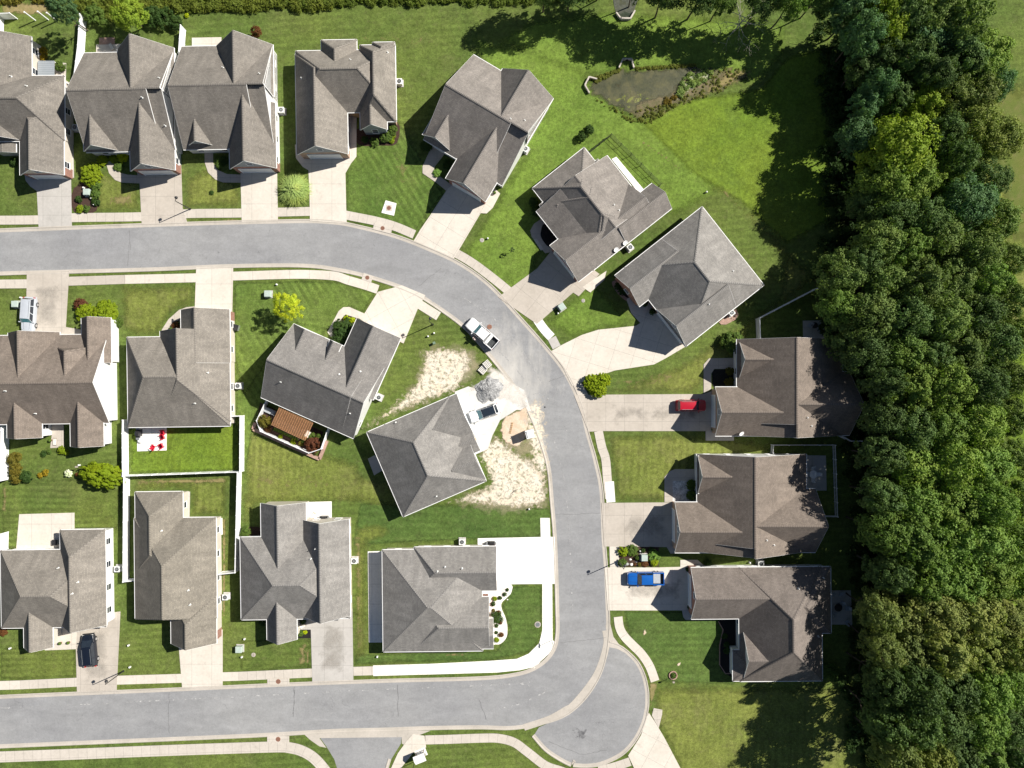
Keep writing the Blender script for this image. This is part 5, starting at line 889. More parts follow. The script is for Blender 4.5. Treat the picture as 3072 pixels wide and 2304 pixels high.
# garden behind the pergola
for x, y, r, col, lb, h in ((395, 620, 135, 'brown', 'bronze Japanese maple at the west corner of the pergola garden', 2.0), (1450, 1140, 150, 'purple', 'dark red Japanese maple at the south corner of the pergola garden', 1.9), (470, 800, 70, 'red', 'small red shrub left of the two yellow shrubs in the pergola garden', .8), (745, 965, 55, 'lime', 'left yellow shrub in the pergola garden', .7), (1025, 1075, 58, 'lime', 'right yellow shrub in the pergola garden', .7),
        (1420, 930, 80, 'green', 'green shrub right of the pergola', .8), (1290, 1020, 80, 'green', 'green shrub at the lower corner of the pergola', .8), (1580, 940, 50, 'green', 'green shrub farthest right in the pergola garden', .7), (1190, 1110, 60, 'brown', 'low brown plant between the pergola and the dark red maple', .4), (1500, 1350, 40, 'dark', 'tiny conifer in the fenced-off corner of the pergola garden', .5)):
    shrub('P', x, y, r, col, lb, h)
for i in range(12): shrub('P', 610 + i * 46, 790 + i * 21, 30, 'green', 'low green plant in the border row along the pergola', .4, 'border row of low green plants')
# feathery grass clump
def grass_clump(c, x, y, r, label):
    rad = r / CR[c][2] / PXM; p = wp(c, (x, y), .6); t = empty('ornamental_grass', (p.x, p.y, 0), 0, label, 'grass clump'); R = random.Random(4); m = MB()
    for i in range(1300):
        a = R.uniform(0, 6.283); q = math.sqrt(R.uniform(0, 1)); x0, y0 = math.cos(a) * q * rad * .5, math.sin(a) * q * rad * .5; z0 = R.uniform(1.2, 1.9) * (1 - q * q * .5); b = a + R.uniform(-2.4, 2.4) * (1.1 - q * .75); L = rad * R.uniform(.3, .78); w_ = .07; sx, sy = -math.sin(b) * w_, math.cos(b) * w_; s = Vector((sx, sy, 0))
        P0 = Vector((x0 * .8, y0 * .8, z0 * .3)); P1 = Vector((x0, y0, z0)); P2 = Vector((x0 + math.cos(b) * L, y0 + math.sin(b) * L, z0 * R.uniform(.45, .85))); m.add([P0 - s, P0 + s, P1 - s, P1 + s, P2], [(0, 1, 3, 2), (2, 3, 4)])
    o = m.build('blades', 'leaf', t, None, color=(2.7, 2.3, 2.6)); return t
grass_clump('A', 1955, 1258, 108, 'big feathery grass clump between the driveways beside the streaked house')
# tall weeds along the top, reed tufts at the pond
def scatter(name, polys, n, mes, col, smin, smax, seed, label, cat='weeds'):
    r = np.random.default_rng(seed); V = []; 
    base = [(np.array([v.co[:] for v in me.vertices]), len(me.polygons)) for me in mes]; tot = []
    for poly in polys:
        P = np.array([[p.x, p.y] for p in poly]); lo, hi = P.min(0), P.max(0); k = 0; tries = 0
        while k < n and tries < n * 20:
            tries += 1; x, y = r.uniform(lo, hi); ins = False
            for i in range(len(P)):
                a, b = P[i], P[(i + 1) % len(P)]
                if (a[1] > y) != (b[1] > y) and x < (b[0] - a[0]) * (y - a[1]) / (b[1] - a[1]) + a[0]: ins = not ins
            if not ins: continue
            k += 1; co, _ = base[r.integers(len(base))]; s = r.uniform(smin, smax); th = r.uniform(0, 6.28); c_, s_ = math.cos(th), math.sin(th); q = co * s; q = np.stack([q[:, 0] * c_ - q[:, 1] * s_ + x, q[:, 0] * s_ + q[:, 1] * c_ + y, q[:, 2] * 1.3 + s * .4], 1); tot.append(q)
    V = np.vstack(tot); n4 = len(V) // 4; me = bpy.data.meshes.new(name); me.vertices.add(len(V)); me.vertices.foreach_set('co', V.ravel().astype(np.float32)); me.loops.add(len(V)); me.loops.foreach_set('vertex_index', np.arange(len(V), dtype=np.int32))
    me.polygons.add(n4); me.polygons.foreach_set('loop_start', np.arange(0, len(V), 4, dtype=np.int32)); me.polygons.foreach_set('loop_total', np.full(n4, 4, np.int32)); me.update(calc_edges=True); me.materials.append(MATS['leaf_shrub']); o = mobj(name, me, None, col); return tag(o, label, cat, None, 'stuff')
WD = [leafmesh('w', 150 + i, (1, 1, .8), nc=16, npc=12, ls=.34, csz=(.3, .5), mat='leaf_shrub', spiky=.6) for i in range(3)]
scatter('weeds', [wl('A', [(330, -60), (2212, -60), (2212, 42), (2000, 70), (1850, 52), (1700, 82), (1450, 66), (1250, 84), (1100, 60), (900, 120), (650, 140), (520, 60), (340, 50)])], 900, WD, (1.5, 1.15, .9), .18, .72, 3, 'band of tall unmown weeds along the top left edge')
scatter('weeds', [wl('B', [(0, -60), (2212, -60), (2150, -10), (1800, 22), (1500, 34), (1200, 14), (900, 38), (600, 30), (300, 58), (150, 40), (0, 48)])], 700, WD, (1.35, 1.15, .9), .16, .62, 5, 'band of tall unmown weeds along the top edge above the streaked house')
scatter('weeds', [wl('A', [(-60, -60), (330, -60), (330, 20), (-60, 30)])], 60, WD, (1.8, 1.0, .8), .3, .6, 6, 'dry weeds in the top left corner')
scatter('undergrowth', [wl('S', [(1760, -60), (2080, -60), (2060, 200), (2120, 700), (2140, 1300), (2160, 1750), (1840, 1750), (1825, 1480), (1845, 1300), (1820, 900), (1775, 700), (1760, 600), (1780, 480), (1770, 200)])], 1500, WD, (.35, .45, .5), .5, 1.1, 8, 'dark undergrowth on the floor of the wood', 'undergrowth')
scatter('reeds', [wl('C', [(1170, 410), (1210, 310), (1290, 240), (1400, 240), (1410, 300), (1290, 360), (1180, 440)])], 70, WD, (2.6, 2.2, 3.6), .14, .4, 9, 'pale reeds at the right end of the pond', 'reeds')
scatter('reeds', [wl('C', [(1080, 430), (1180, 420), (1170, 460), (1100, 480)])], 14, WD, (2.0, .9, .7), .15, .3, 10, 'rusty plants at the lower rim of the pond', 'reeds')

scatter('marsh_grass', [wl('C', [(600, 300), (800, 232), (800, 250), (640, 330)]), wl('C', [(620, 420), (850, 540), (980, 490), (1180, 470), (1000, 600), (860, 590), (640, 450)]), wl('C', [(900, 228), (1300, 205), (1300, 222), (900, 246)]), wl('C', [(1250, 330), (1500, 230), (1680, 230), (1500, 380), (1150, 500)])], 150, WD, (2.0, 1.35, 1.5), .06, .22, 21, 'olive marsh grass tufts on the pond margin', 'marsh grass')
# ================================================================ FENCES
def fence(c, pts, label, z=1.85, kind='vinyl', h=None, step=2.4, ends=True, group=None, ground=False):
    """pts are survey points of the fence's top line; posts every step metres, a panel between each two"""
    P = [wp(c, p, 0 if ground else z) for p in pts]; P = [Vector((p.x, p.y, 0)) for p in P]; root = empty('fence' if kind == 'vinyl' else 'picket_fence' if kind == 'picket' else 'metal_fence', P[0], 0, label, 'fence', group); org = P[0]; h = z; posts = []
    for i in range(len(P) - 1):
        a, b = P[i], P[i + 1]; L = (b - a).length; n = max(1, round(L / step)); d = (b - a) / n
        for k in range(n):
            p, q = a + d * k, a + d * (k + 1); posts.append(p); m = MB(); u = (q - p).normalized(); nrm = Vector((-u.y, u.x, 0))
            if kind == 'vinyl':
                m.bar(p + Vector((0, 0, h * .53)), q + Vector((0, 0, h * .53)), .045, h * .9); m.bar(p + Vector((0, 0, h - .04)), q + Vector((0, 0, h - .04)), .10, .10); m.bar(p + Vector((0, 0, .12)), q + Vector((0, 0, .12)), .09, .12)
                m.build('panel', 'vinyl', root, org)
            elif kind == 'picket':
                for zz in (.2, h - .12): m.bar(p + Vector((0, 0, zz)), q + Vector((0, 0, zz)), .07, .09)
                c_ = int((q - p).length / .19)
                for j in range(1, c_): r = p + (q - p) * j / c_; m.bar(r + Vector((0, 0, .05)), r + Vector((0, 0, h)), .045, .07)
                m.build('panel', 'vinyl', root, org)
            else:
                for zz in (.12, h * .55, h): m.bar(p + Vector((0, 0, zz)), q + Vector((0, 0, zz)), .035, .035)
                c_ = int((q - p).length / .16)
                for j in range(1, c_): r = p + (q - p) * j / c_; m.cyl(r, r + Vector((0, 0, h + .04)), .014, n=4)
                m.build('panel', 'metal_black', root, org)
    posts.append(P[-1])
    for p in posts:
        m = MB(); w_ = .13 if kind != 'metal' else .07; m.box((p.x, p.y, (h + .06) / 2), (w_, w_, h + .06)); m.box((p.x, p.y, h + .09), (w_ + .04, w_ + .04, .06), taper=.4); m.build('post', 'vinyl' if kind != 'metal' else 'metal_black', root, org)
    return root
fence('A', [(528, 92), (515, 300), (488, 515)], 'tall white fence between the leftmost house and the fenced taupe house'); fence('A', [(1197, 166), (1184, 352)], 'short white fence behind the gap between the two taupe-roofed houses')
fence('A', [(-60, 90), (62, 86)], 'white fence panel across the top left corner'); fence('A', [(-30, 98), (-32, 250)], 'white fence running down from the top left corner')
fence('A', [(432, 546), (486, 566)], 'small white fence gate between the leftmost house and its neighbour', step=1.2)
for k, (x, y) in enumerate(((162, 80), (250, 76), (310, 84))):
    p = wp('A', (x, y), 2.6); m = MB(); m.box((0, 0, 1.3), (.14, .14, 2.6)); m.box((0, 0, 2.62), (.2, .2, .06)); o = m.build('trellis_post', 'vinyl', None, Vector((0, 0, 0))); o.location = (p.x, p.y, 0); tag(o, ('left', 'middle', 'right')[k] + ' white trellis post behind the leftmost house', 'post', 'trellis posts')
fence('D', [(812, 1240), (810, 1330), (812, 1612), (1590, 1584), (1592, 1213), (1528, 1215)], 'white privacy fence around the vivid lawn with the red chairs')
fence('G', [(820, 70), (815, 766), (888, 757)], 'white fence down the west side of the mottled-roof house yard'); fence('G', [(1574, 40), (1558, 704), (1448, 716)], 'white fence down the east side of the mottled-roof house yard')
fence('D', [(6, 1215), (4, 1400), (2, 1642)], 'white fence on the left edge below the brown-roofed house'); fence('D', [(4, 722), (6, 850)], 'short white fence at the left edge west of the brown-roofed house')
fence('G', [(2, 448), (0, 560)], 'short white fence at the left edge beside the hip-roofed house')
fence('F', [(1884, 366), (1503, 563), (1508, 700)], 'thin white fence climbing from the red-car house into the wood'); fence('F', [(2045, 1342), (2112, 1379), (2180, 1379)], 'short white fence at the rear corner of the red-car house')
fence('I', [(1592, 242), (1595, 190), (2006, 190), (2022, 666), (1920, 663)], 'white picket fence around the shaded rear patio', z=1.15, kind='picket')
fence('C', [(590, 785), (740, 665), (1072, 996), (1055, 1022)], 'black metal fence enclosing the strip behind the hip-roofed house', z=1.25, kind='metal', step=2.3)
fence('P', [(430, 170), (385, 250), (215, 605), (300, 840), (840, 1085), (1370, 1322), (1640, 1232), (1765, 870), (1800, 780)], 'white fence wrapping the pergola garden', z=1.5, step=2.2)
# brick edging outside the pergola fence
m = MB(); org = wp('P', (155, 790)); Lr = [wp('P', q) for q in ((200, 650), (160, 790), (900, 1130), (1620, 1450), (1785, 1050))]
for a, b in zip(Lr, Lr[1:]): m.bar(a + Vector((0, 0, .2)), b + Vector((0, 0, .2)), .5, .42)
tag(m.build('retaining_wall', 'paver', None, org), 'low reddish block wall around the pergola garden', 'garden wall')
# pergola
def pergola():
    C4 = [wp('P', q, 2.5) for q in ((725, 305), (1465, 652), (1285, 1030), (548, 695))]; o, ux, vx = C4[0], C4[1] - C4[0], C4[3] - C4[0]; org = Vector((o.x, o.y, 0)); root = empty('pergola', org, 0, 'brown timber pergola with a lattice roof against the grey-roofed house', 'pergola')
    for a in (.06, .94):
        for b in (.08, .92): m = MB(); p = o + ux * a + vx * b; m.box((p.x, p.y, 1.15), (.15, .15, 2.3)); m.build('post', 'wood_red', root, org)
    for b in (.08, .92): m = MB(); m.bar(o + vx * b + Vector((0, 0, -.22)), o + ux + vx * b + Vector((0, 0, -.22)), .08, .2); m.build('beam', 'wood_red', root, org)
    for i in range(17): m = MB(); t = i / 16; m.bar(o + ux * t + Vector((0, 0, -.08)), o + ux * t + vx + Vector((0, 0, -.08)), .055, .14); m.build('rafter', 'wood_red', root, org)
    for i in range(19): m = MB(); t = i / 18; m.bar(o + vx * t, o + vx * t + ux, .05, .05); m.build('slat', 'wood_red', root, org)
pergola()
def place(name, builder, c, pt, rot, label, cat, group=None, z=0.0, sc=1.0):
    p = wp(c, pt, z); t = empty(name, (p.x, p.y, 0), -math.radians(rot), label, cat, group); builder(t); t.scale = (sc, sc, sc); return t
def bx(t, name, mat, *boxes, **k):
    m = MB(); [m.box(*b) for b in boxes]; return m.build(name, mat, t, **k)
def sofa(t):
    bx(t, 'base', 'wood_grey', ((0, 0, .2), (1.9, .8, .3))); bx(t, 'cushion', 'cushion', ((0, -.05, .42), (1.7, .65, .16))); bx(t, 'backrest', 'cushion', ((0, .34, .6), (1.8, .16, .5)))
place('outdoor_sofa', sofa, 'P', (525, 395), 24, 'grey outdoor sofa in the shaded corner of the pergola garden', 'sofa')
def ptable(t):
    bx(t, 'table_top', 'cushion_pale', ((0, 0, .72), (1.0, .7, .05))); [bx(t, 'leg', 'wood_grey', ((x, y, .35), (.07, .07, .7))) for x in (-.4, .4) for y in (-.27, .27)]
place('garden_table', ptable, 'P', (1345, 900), -60, 'small pale table poking out at the lower right of the pergola', 'table', z=.7)
# ================================================================ UTILITIES
def ac_proto():
    t = empty('air_conditioner'); bx(t, 'pad', 'conc_grey', ((0, 0, .05), (1.15, 1.15, .1))); m = MB(); m.box((0, 0, .5), (.86, .86, .8)); m.box((0, 0, .92), (.9, .9, .05)); m.build('case', 'metal_white', t)
    m = MB(); m.cyl((0, 0, .945), (0, 0, .955), .34, n=20); f = m.build('fan_opening', 'fan_dark', t); m = MB()
    for r in (.12, .24, .33):
        for i in range(16): a, b = 2 * math.pi * i / 16, 2 * math.pi * (i + 1) / 16; m.bar((r * math.cos(a), r * math.sin(a), .965), (r * math.cos(b), r * math.sin(b), .965), .018, .018)
    for i in range(4): a = math.pi * i / 4; m.bar((.34 * math.cos(a), .34 * math.sin(a), .97), (-.34 * math.cos(a), -.34 * math.sin(a), .97), .018, .018)
    m.cyl((0, 0, .96), (0, 0, .985), .09, n=12); m.build('grille', 'metal_grey', f); return t
AC = ac_proto(); first = [True]
def copies(proto, used, c, pt, rot, label, cat, group, z=0.0, sc=1.0):
    t = proto if not used[0] else copy_tree(proto); used[0] = True; p = wp(c, pt, z); t.location = (p.x, p.y, 0); t.rotation_euler = (0, 0, -math.radians(rot)); t.scale = (sc,) * 3; tag(t, label, cat, group); return t
uA = [False]
for c, x, y, r, lb in (('A', 1870, 735, 0, 'air conditioner on the lawn strip east of the white gable'), ('A', 506, 850, 5, 'air conditioner half hidden between the leftmost house and its neighbour'), ('B', 882, 546, 0, 'air conditioner on its pad east of the streaked house'), ('B', 1718, 992, 30, 'air conditioner below the white wall of the turned house'), ('C', 862, 1422, -38, 'air conditioner beside the satellite dishes of the hip-roofed house'),
        ('F', 1312, 528, -38, 'air conditioner on the brick pad of the diamond-roofed house'), ('D', 1584, 1012, 0, 'air conditioner between the grey-green roof and the turned grey roof'), ('E', 968, 978, 24, 'air conditioner at the lower east wall of the turned grey-roofed house'), ('G', 785, 676, 0, 'air conditioner against the west white fence'), ('G', 1500, 862, 0, 'air conditioner east of the mottled-roof house'),
        ('M', 804, 622, 0, 'air conditioner east of the grey hip-roofed house'), ('M', 1518, 497, 0, 'air conditioner above the corner house with the pyramid roof'), ('I', 1506, 972, 0, 'air conditioner in the shade between the two southern brown-roofed houses')):
    copies(AC, uA, c, (x, y), r, lb, 'air conditioner', 'air conditioners beside the houses', .5)
def boxp(mat, w_=.95, d_=.95, h_=.85):
    t = empty('transformer_box'); bx(t, 'pad', 'conc_grey', ((0, 0, .05), (w_ + .3, d_ + .3, .1))); m = MB(); m.box((0, 0, h_ / 2), (w_, d_, h_)); m.box((0, 0, h_ + .04), (w_ + .06, d_ + .06, .08), taper=.9); m.build('cabinet', mat, t); m = MB(); m.box((0, -d_ / 2 - .02, h_ / 2), (w_ - .1, .05, h_ - .15)); m.box((.1, -d_ / 2 - .06, h_ / 2), (.06, .06, .12)); m.build('door', mat, t); return t
GB, uG = boxp('box_pale'), [False]
for c, x, y, r, lb in (('A', 578, 1276, 0, 'pale utility box in the planted strip'), ('D', 103, 470, 0, 'pale green utility box left of the silver car'), ('D', 1777, 402, 0, 'pale utility box left of the lime yellow tree'), ('G', 1586, 1212, 0, 'green utility box on the lawn between two southern driveways'), ('F', 188, 488, -35, 'tilted pale utility box on the lawn above the curved white driveway'), ('T', 830, 540, 0, 'pale utility box in the rock garden beside the blue pickup')):
    copies(GB, uG, c, (x, y), r, lb, 'utility box', 'utility boxes on the lawns', .6)
MTR = empty('utility_pedestal'); bx(MTR, 'body', 'plastic_white', ((0, 0, .2), (.22, .22, .4))); m = MB(); m.dome((0, 0, .4), (.13, .13, .1)); m.build('cap', 'plastic_white', MTR); uM = [False]
for c, x, y, lb in (('A', 548, 1243, 'white pedestal above the box in the planted strip'), ('A', 600, 1313, 'white pedestal below the box in the planted strip'), ('A', 618, 1355, 'white stake low in the planted strip'), ('D', 130, 425, 'yellowish-white pedestal above the green box by the silver car'), ('D', 1832, 338, 'white pedestal above the box near the lime yellow tree'), ('G', 57, 1210, 'white pedestal on the lawn left of the black car'), ('G', 855, 1335, 'white pedestal beside the lamp by the black car driveway'),
        ('G', 846, 1190, 'white cap on the lawn right of the black car'), ('G', 1600, 1268, 'white pedestal below the green box between two southern driveways'), ('G', 1618, 1148, 'white cap above the green box between two southern driveways'), ('M', 953, 1266, 'white pedestal south-west of the corner house'), ('M', 1963, 283, 'white pedestal near the kerb north of the white driveway'), ('R', 240, 490, 'left white pedestal at the edge of the straw lot'), ('R', 340, 436, 'right white pedestal at the edge of the straw lot'),
        ('C', 1374, 1050, 'white marker pipe on the lawn above the diamond-roofed house'), ('B', 1467, 1580, 'pale pedestal right of the concrete ring on the lawn'), ('T', 745, 400, 'white rock-like cap at the top of the rock garden'), ('F', 165, 530, 'pale pedestal below the tilted utility box'), ('U', 1295, 862, 'small white lamp on the lawn above the big clipped shrub'), ('I', 1440, 972, 'pale meter box left of the shaded air conditioner')):
    copies(MTR, uM, c, (x, y), 0, lb, 'pedestal', 'small white utility pedestals', .5)
p = wp('R', (345, 603), .5); t = empty('utility_pedestal', (p.x, p.y, 0), .3, 'short dark green pedestal at the edge of the straw lot', 'pedestal'); bx(t, 'body', 'box_green', ((0, 0, .35), (.34, .34, .7))); bx(t, 'cap', 'box_green', ((0, 0, .72), (.4, .4, .06)))
def manhole(c, pt, label, r=.38, ring=.0, mat='rust', sq=None, rot=0):
    p = wp(c, pt); t = empty('manhole', (p.x, p.y, 0), -math.radians(rot), label, 'manhole cover'); zz = .085
    if sq: bx(t, 'slab', 'conc_walk', ((0, 0, .05), (sq[0], sq[1], .1))); zz = .12
    if ring: m = MB(); m.cyl((0, 0, -.02), (0, 0, .06), ring, n=24); m.build('collar', 'conc_tan', t)
    m = MB(); m.cyl((0, 0, -.02), (0, 0, zz), r, n=24)
    m.build('lid', mat, t); m = MB(); [m.bar((-r * .7, q, zz + .006), (r * .7, q, zz + .006), .03, .012) for q in (-.15, 0, .15)]; m.build('grip', 'metal_black', t)
manhole('B', (812, 1381), 'red manhole lid on the square white slab on the lawn', .34, sq=(1.0, 1.0)); manhole('B', (770, 1515), 'dark red inlet lid in the pavement of the bend', .33, sq=(3.0, 1.1), rot=14); manhole('E', (890, 184), 'red inlet lid at the inner bend of the pavement', .33, sq=(1.6, 1.1), rot=18)
manhole('G', (1848, 1424), 'brown inlet lid on the north kerb of the lower street', .38, sq=(3.5, 1.0)); manhole('K', (1837, 1467), 'brown inlet lid on the south kerb of the lower street', .38, sq=(3.5, 1.0)); manhole('M', (2020, 1047), 'round lid in the lawn ring near the corner pavement', .36, .5, 'metal_grey'); manhole('F', (331, 447), 'pale round lid in the lawn left of the diamond-roofed house', .22, .30, 'conc_grey')
manhole('G', (1683, 1248), 'pale round lid in the lawn right of the green utility box', .22, .34, 'conc_tan'); manhole('R', (1265, 335), 'round iron lid in the road behind the white pickup', .38, 0, 'rust'); manhole('B', (1429, 1594), 'concrete ring with a lid on the lawn between the two angled driveways', .26, .34, 'conc_grey')
# street lamps
def lamp(t):
    m = MB(); m.cyl((0, 0, 0), (0, 0, .25), .17, .14, 12); m.build('base', 'metal_black', t); m = MB(); m.cyl((0, 0, .2), (0, 0, 5.1), .085, .055, 10); m.build('pole', 'metal_black', t); m = MB(); m.bar((0, 0, 5.05), (.12, .42, 5.2), .06, .06); m.build('arm', 'metal_black', t)
    m = MB(); m.cyl((.14, .5, 5.05), (.14, .5, 5.22), .24, .20, 14); m.dome((.14, .5, 5.22), (.20, .20, .12), 14, 4); l = m.build('lamp_head', 'metal_black', t); m = MB(); m.cyl((.14, .5, 4.97), (.14, .5, 5.05), .16, .22, 14); m.build('lens', 'lamp_clear', l)
LP = empty('street_lamp'); lamp(LP); uL = [False]
for c, x, y, lb in (('A', 1263, 1388, 'black street lamp by the pavement below the two taupe-roofed houses'), ('G', 820, 1356, 'black street lamp beside the black car driveway'), ('R', 325, 296, 'black street lamp at the corner of the straw lot lawn'), ('I', 567, 957, 'black street lamp at the street end of the rock garden')):
    copies(LP, uL, c, (x, y), 0, lb, 'street lamp', 'street lamps')
p = wp('V', (1770, 1385)); t = empty('street_sign', (p.x, p.y, 0), 0, 'thin street sign post at the curved corner pavement', 'street sign'); m = MB(); m.cyl((0, 0, 0), (0, 0, 2.3), .035, n=8); m.build('post', 'metal_grey', t); bx(t, 'sign_blade', 'sign_green', ((0, 0, 2.15), (.03, .75, .22)))
# mailbox kiosk on the island
def kiosk(t):
    bx(t, 'pad', 'conc_white', ((0, 0, .06), (2.1, 1.5, .12))); [bx(t, 'post', 'wood_grey', ((x, y, 1.15), (.13, .13, 2.2))) for x in (-.75, .75) for y in (-.4, .4)]
    m = MB(); m.add([(-1.05, -.75, 2.25), (1.05, -.75, 2.25), (1.05, 0, 2.6), (-1.05, 0, 2.6), (1.05, .75, 2.25), (-1.05, .75, 2.25), (-1.05, -.75, 2.15), (1.05, -.75, 2.15), (1.05, .75, 2.15), (-1.05, .75, 2.15)], [(0, 1, 2, 3), (3, 2, 4, 5), (0, 6, 7, 1), (4, 8, 9, 5), (1, 7, 8, 4, 2), (0, 3, 5, 9, 6), (6, 9, 8, 7)]); m.build('roof', 'trim_white', t)
    bx(t, 'mailbox_bank', 'metal_grey', ((-.35, 0, 1.0), (.6, .5, 1.1)), ((.4, 0, 1.0), (.6, .5, 1.1)))
place('mailbox_kiosk', kiosk, 'Y', (522, 348), -22, 'roofed white mailbox stand on the pavement of the small island', 'mailboxes', z=1.5, sc=.85)
m = MB(); p = wp('Y', (490, 372)); m.cyl((p.x, p.y, 0), (p.x, p.y, 2.5), .05, n=8); tag(m.build('sign_post', 'metal_black', None, p), 'thin black post casting a line of shadow by the mailbox stand', 'post')
# ================================================================ BUILDING SITE
def pile():
    p = wp('O', (325, 790)); t = MB(); R = random.Random(5); n = 40; vs = []; fs = []; k = 14; rings = 12
    for j in range(rings + 1):
        f = j / rings
        for i in range(n):
            a = 2 * math.pi * i / n; rx = 2.35 * (1 + .14 * math.sin(2 * a + .6) + .07 * math.sin(5 * a) + .05 * math.sin(9 * a)) * (1 - f); z = 1.1 * (math.sin(f * math.pi / 2) ** 1.2) * (1 + .16 * math.sin(3 * a) * (1 - f)) + R.uniform(-.07, .07) * (f > 0)
            vs.append((rx * math.cos(a) * .92 + R.uniform(-.06, .06), rx * math.sin(a) * 1.0 + R.uniform(-.06, .06), z - .04 if j else -.02))
    for j in range(rings):
        for i in range(n): fs.append((j * n + i, j * n + (i + 1) % n, (j + 1) * n + (i + 1) % n, (j + 1) * n + i))
    t.add(vs, fs); o = t.build('gravel_pile', 'gravel_grey', None, Vector((0, 0, 0)), smooth=False); o.location = (p.x, p.y, 0); tag(o, 'grey gravel pile at the entrance of the building site', 'gravel pile')
pile()
def pallet(t, n=1):
    for k in range(n):
        z = .14 * k; m = MB(); [m.box((x, 0, z + .05), (.1, 1.1, .1)) for x in (-.45, 0, .45)]; m.build('runner', 'wood_grey', t); m = MB(); [m.box((0, y, z + .12), (1.1, .11, .022)) for y in (-.5, -.3, -.1, .1, .3, .5)]; m.build('deck', 'wood_grey' if k % 2 else 'stone_white', t)
place('pallet_stack', lambda t: pallet(t, 5), 'R', (1225, 955), -40, 'upper stack of grey pallets beside the gravel pile', 'pallets', z=.6); place('pallet_stack', lambda t: pallet(t, 3), 'R', (1150, 1050), -48, 'lower leaning stack of pale pallets beside the gravel pile', 'pallets', z=.4)
def toilet(t):
    m = MB(); m.box((0, 0, 1.08), (1.15, 1.15, 2.1)); m.build('cabin', 'metal_white', t); m = MB(); m.box((0, 0, 2.2), (1.24, 1.24, .1)); m.box((0, 0, 2.3), (1.1, 1.1, .12), taper=.75); m.build('roof', 'plastic_white', t); bx(t, 'door', 'box_pale', ((.59, 0, 1.02), (.03, .8, 1.8))); bx(t, 'skid', 'wood_grey', ((0, .45, .04), (1.3, .12, .1)), ((0, -.45, .04), (1.3, .12, .1)))
    m = MB(); m.cyl((-.4, .4, 2.1), (-.4, .4, 2.6), .05, n=8); m.build('vent_pipe', 'metal_grey', t)
place('portable_toilet', toilet, 'O', (788, 1284), -15, 'white portable toilet on the bare soil near the kerb', 'portable toilet', z=1.1, sc=1.05)
m = MB(); p = wp('M', (1870, 165)); [m.bar((p.x + a, p.y + b, .08), (p.x + c_, p.y + d, .3), .08, .05) for a, b, c_, d in ((-.6, -.3, .1, .2), (-.3, .1, .5, .4))]; tag(m.build('lumber', 'wood_grey', None, p), 'dark scraps of lumber on the straw south of the unfinished house', 'lumber')
def ramp_(t): m = MB(); [m.bar((-.35 + .17 * i, -.9, .12), (-.35 + .17 * i, .9, .12), .06, .06) for i in range(2)]; [m.bar((-.45, -.8 + .32 * i, .17), (-.1, -.8 + .32 * i, .17), .07, .05) for i in range(6)]; m.build('rungs', 'wood_tan', t)
place('wooden_ladder', ramp_, 'O', (598, 1225), 12, 'short wooden ladder lying on the clay patch', 'ladder')
# ================================================================ PATIO FURNITURE
def armchair(mat):
    def f(t):
        bx(t, 'seat', mat, ((0, 0, .36), (.56, .56, .06))); b = bx(t, 'backrest', mat, ((0, 0, 0), (.58, .06, .7))); b.location = (0, .34, .68); b.rotation_euler = (-.28, 0, 0)
        for x in (-.31, .31): bx(t, 'armrest', mat, ((x, 0, .58), (.10, .62, .04)))
        for x in (-.28, .28):
            for y in (-.25, .25): bx(t, 'leg', mat, ((x, y, .28), (.06, .06, .56)))
    return f
RC = empty('patio_chair'); armchair('plastic_red')(RC); uR = [False]
for x, y, r, lb in ((1262, 445, 80, 'uppermost red chair, half in the shade of the eave'), (1262, 600, 70, 'second red chair down the right side of the white patio'), (925, 975, 120, 'red chair at the lower middle of the white patio'), (1222, 930, 60, 'red chair at the lower right corner of the white patio')):
    copies(RC, uR, 'H', (x, y), r, lb, 'chair', 'red chairs on the white patio', .5, 1.15)
def grill(t):
    bx(t, 'cart', 'metal_black', ((0, 0, .42), (1.2, .6, .8))); m = MB(); m.box((0, .04, .98), (.8, .56, .34), 0, 0, .82); m.build('lid', 'metal_black', t); bx(t, 'side_shelf', 'metal_grey', ((-.72, 0, .8), (.35, .5, .04)), ((.72, 0, .8), (.35, .5, .04))); m = MB(); m.bar((-.3, -.32, .95), (.3, -.32, .95), .04, .04); m.build('handle', 'chrome', t)
place('grill', grill, 'H', (400, 480), 90, 'black grill at the upper left of the patio with the red chairs', 'grill', z=.8, sc=1.1); place('grill', grill, 'M', (600, 342), 0, 'dark round-lidded grill on the white patio by the grey hip-roofed house', 'grill', z=.8); place('grill', grill, 'M', (1712, 510), 0, 'black grill beside the garage of the corner house', 'grill', z=.8, sc=.9)
def wtable(t, mat='plastic_white'):
    m = MB(); m.cyl((0, 0, .70), (0, 0, .74), .62, n=24); m.build('table_top', mat, t); m = MB(); m.cyl((0, 0, 0), (0, 0, .7), .05, n=8); [m.bar((0, 0, .06), (math.cos(a) * .4, math.sin(a) * .4, .03), .06, .04) for a in (0, 1.57, 3.14, 4.71)]; m.build('leg', mat, t)
place('patio_table', wtable, 'H', (490, 690), 0, 'round pale patio table below the grill', 'table', z=.7, sc=.85); place('patio_table', wtable, 'I', (1858, 383), 0, 'round white table in the shaded picket-fenced patio', 'table', z=.7, sc=1.05)
WC = empty('patio_chair'); armchair('plastic_white')(WC); uW = [False]
for a, nm in ((0, 'right of'), (90, 'above'), (180, 'left of'), (270, 'below')):
    copies(WC, uW, 'I', (1858 + 38 * math.cos(math.radians(a)), 383 - 38 * math.sin(math.radians(a))), -a - 90 + 180 if 0 else -a + 90, 'white chair ' + nm + ' the round white table', 'chair', 'white chairs round the white table', .5, .85)
DC = empty('patio_chair'); armchair('cushion')(DC); uD = [False]
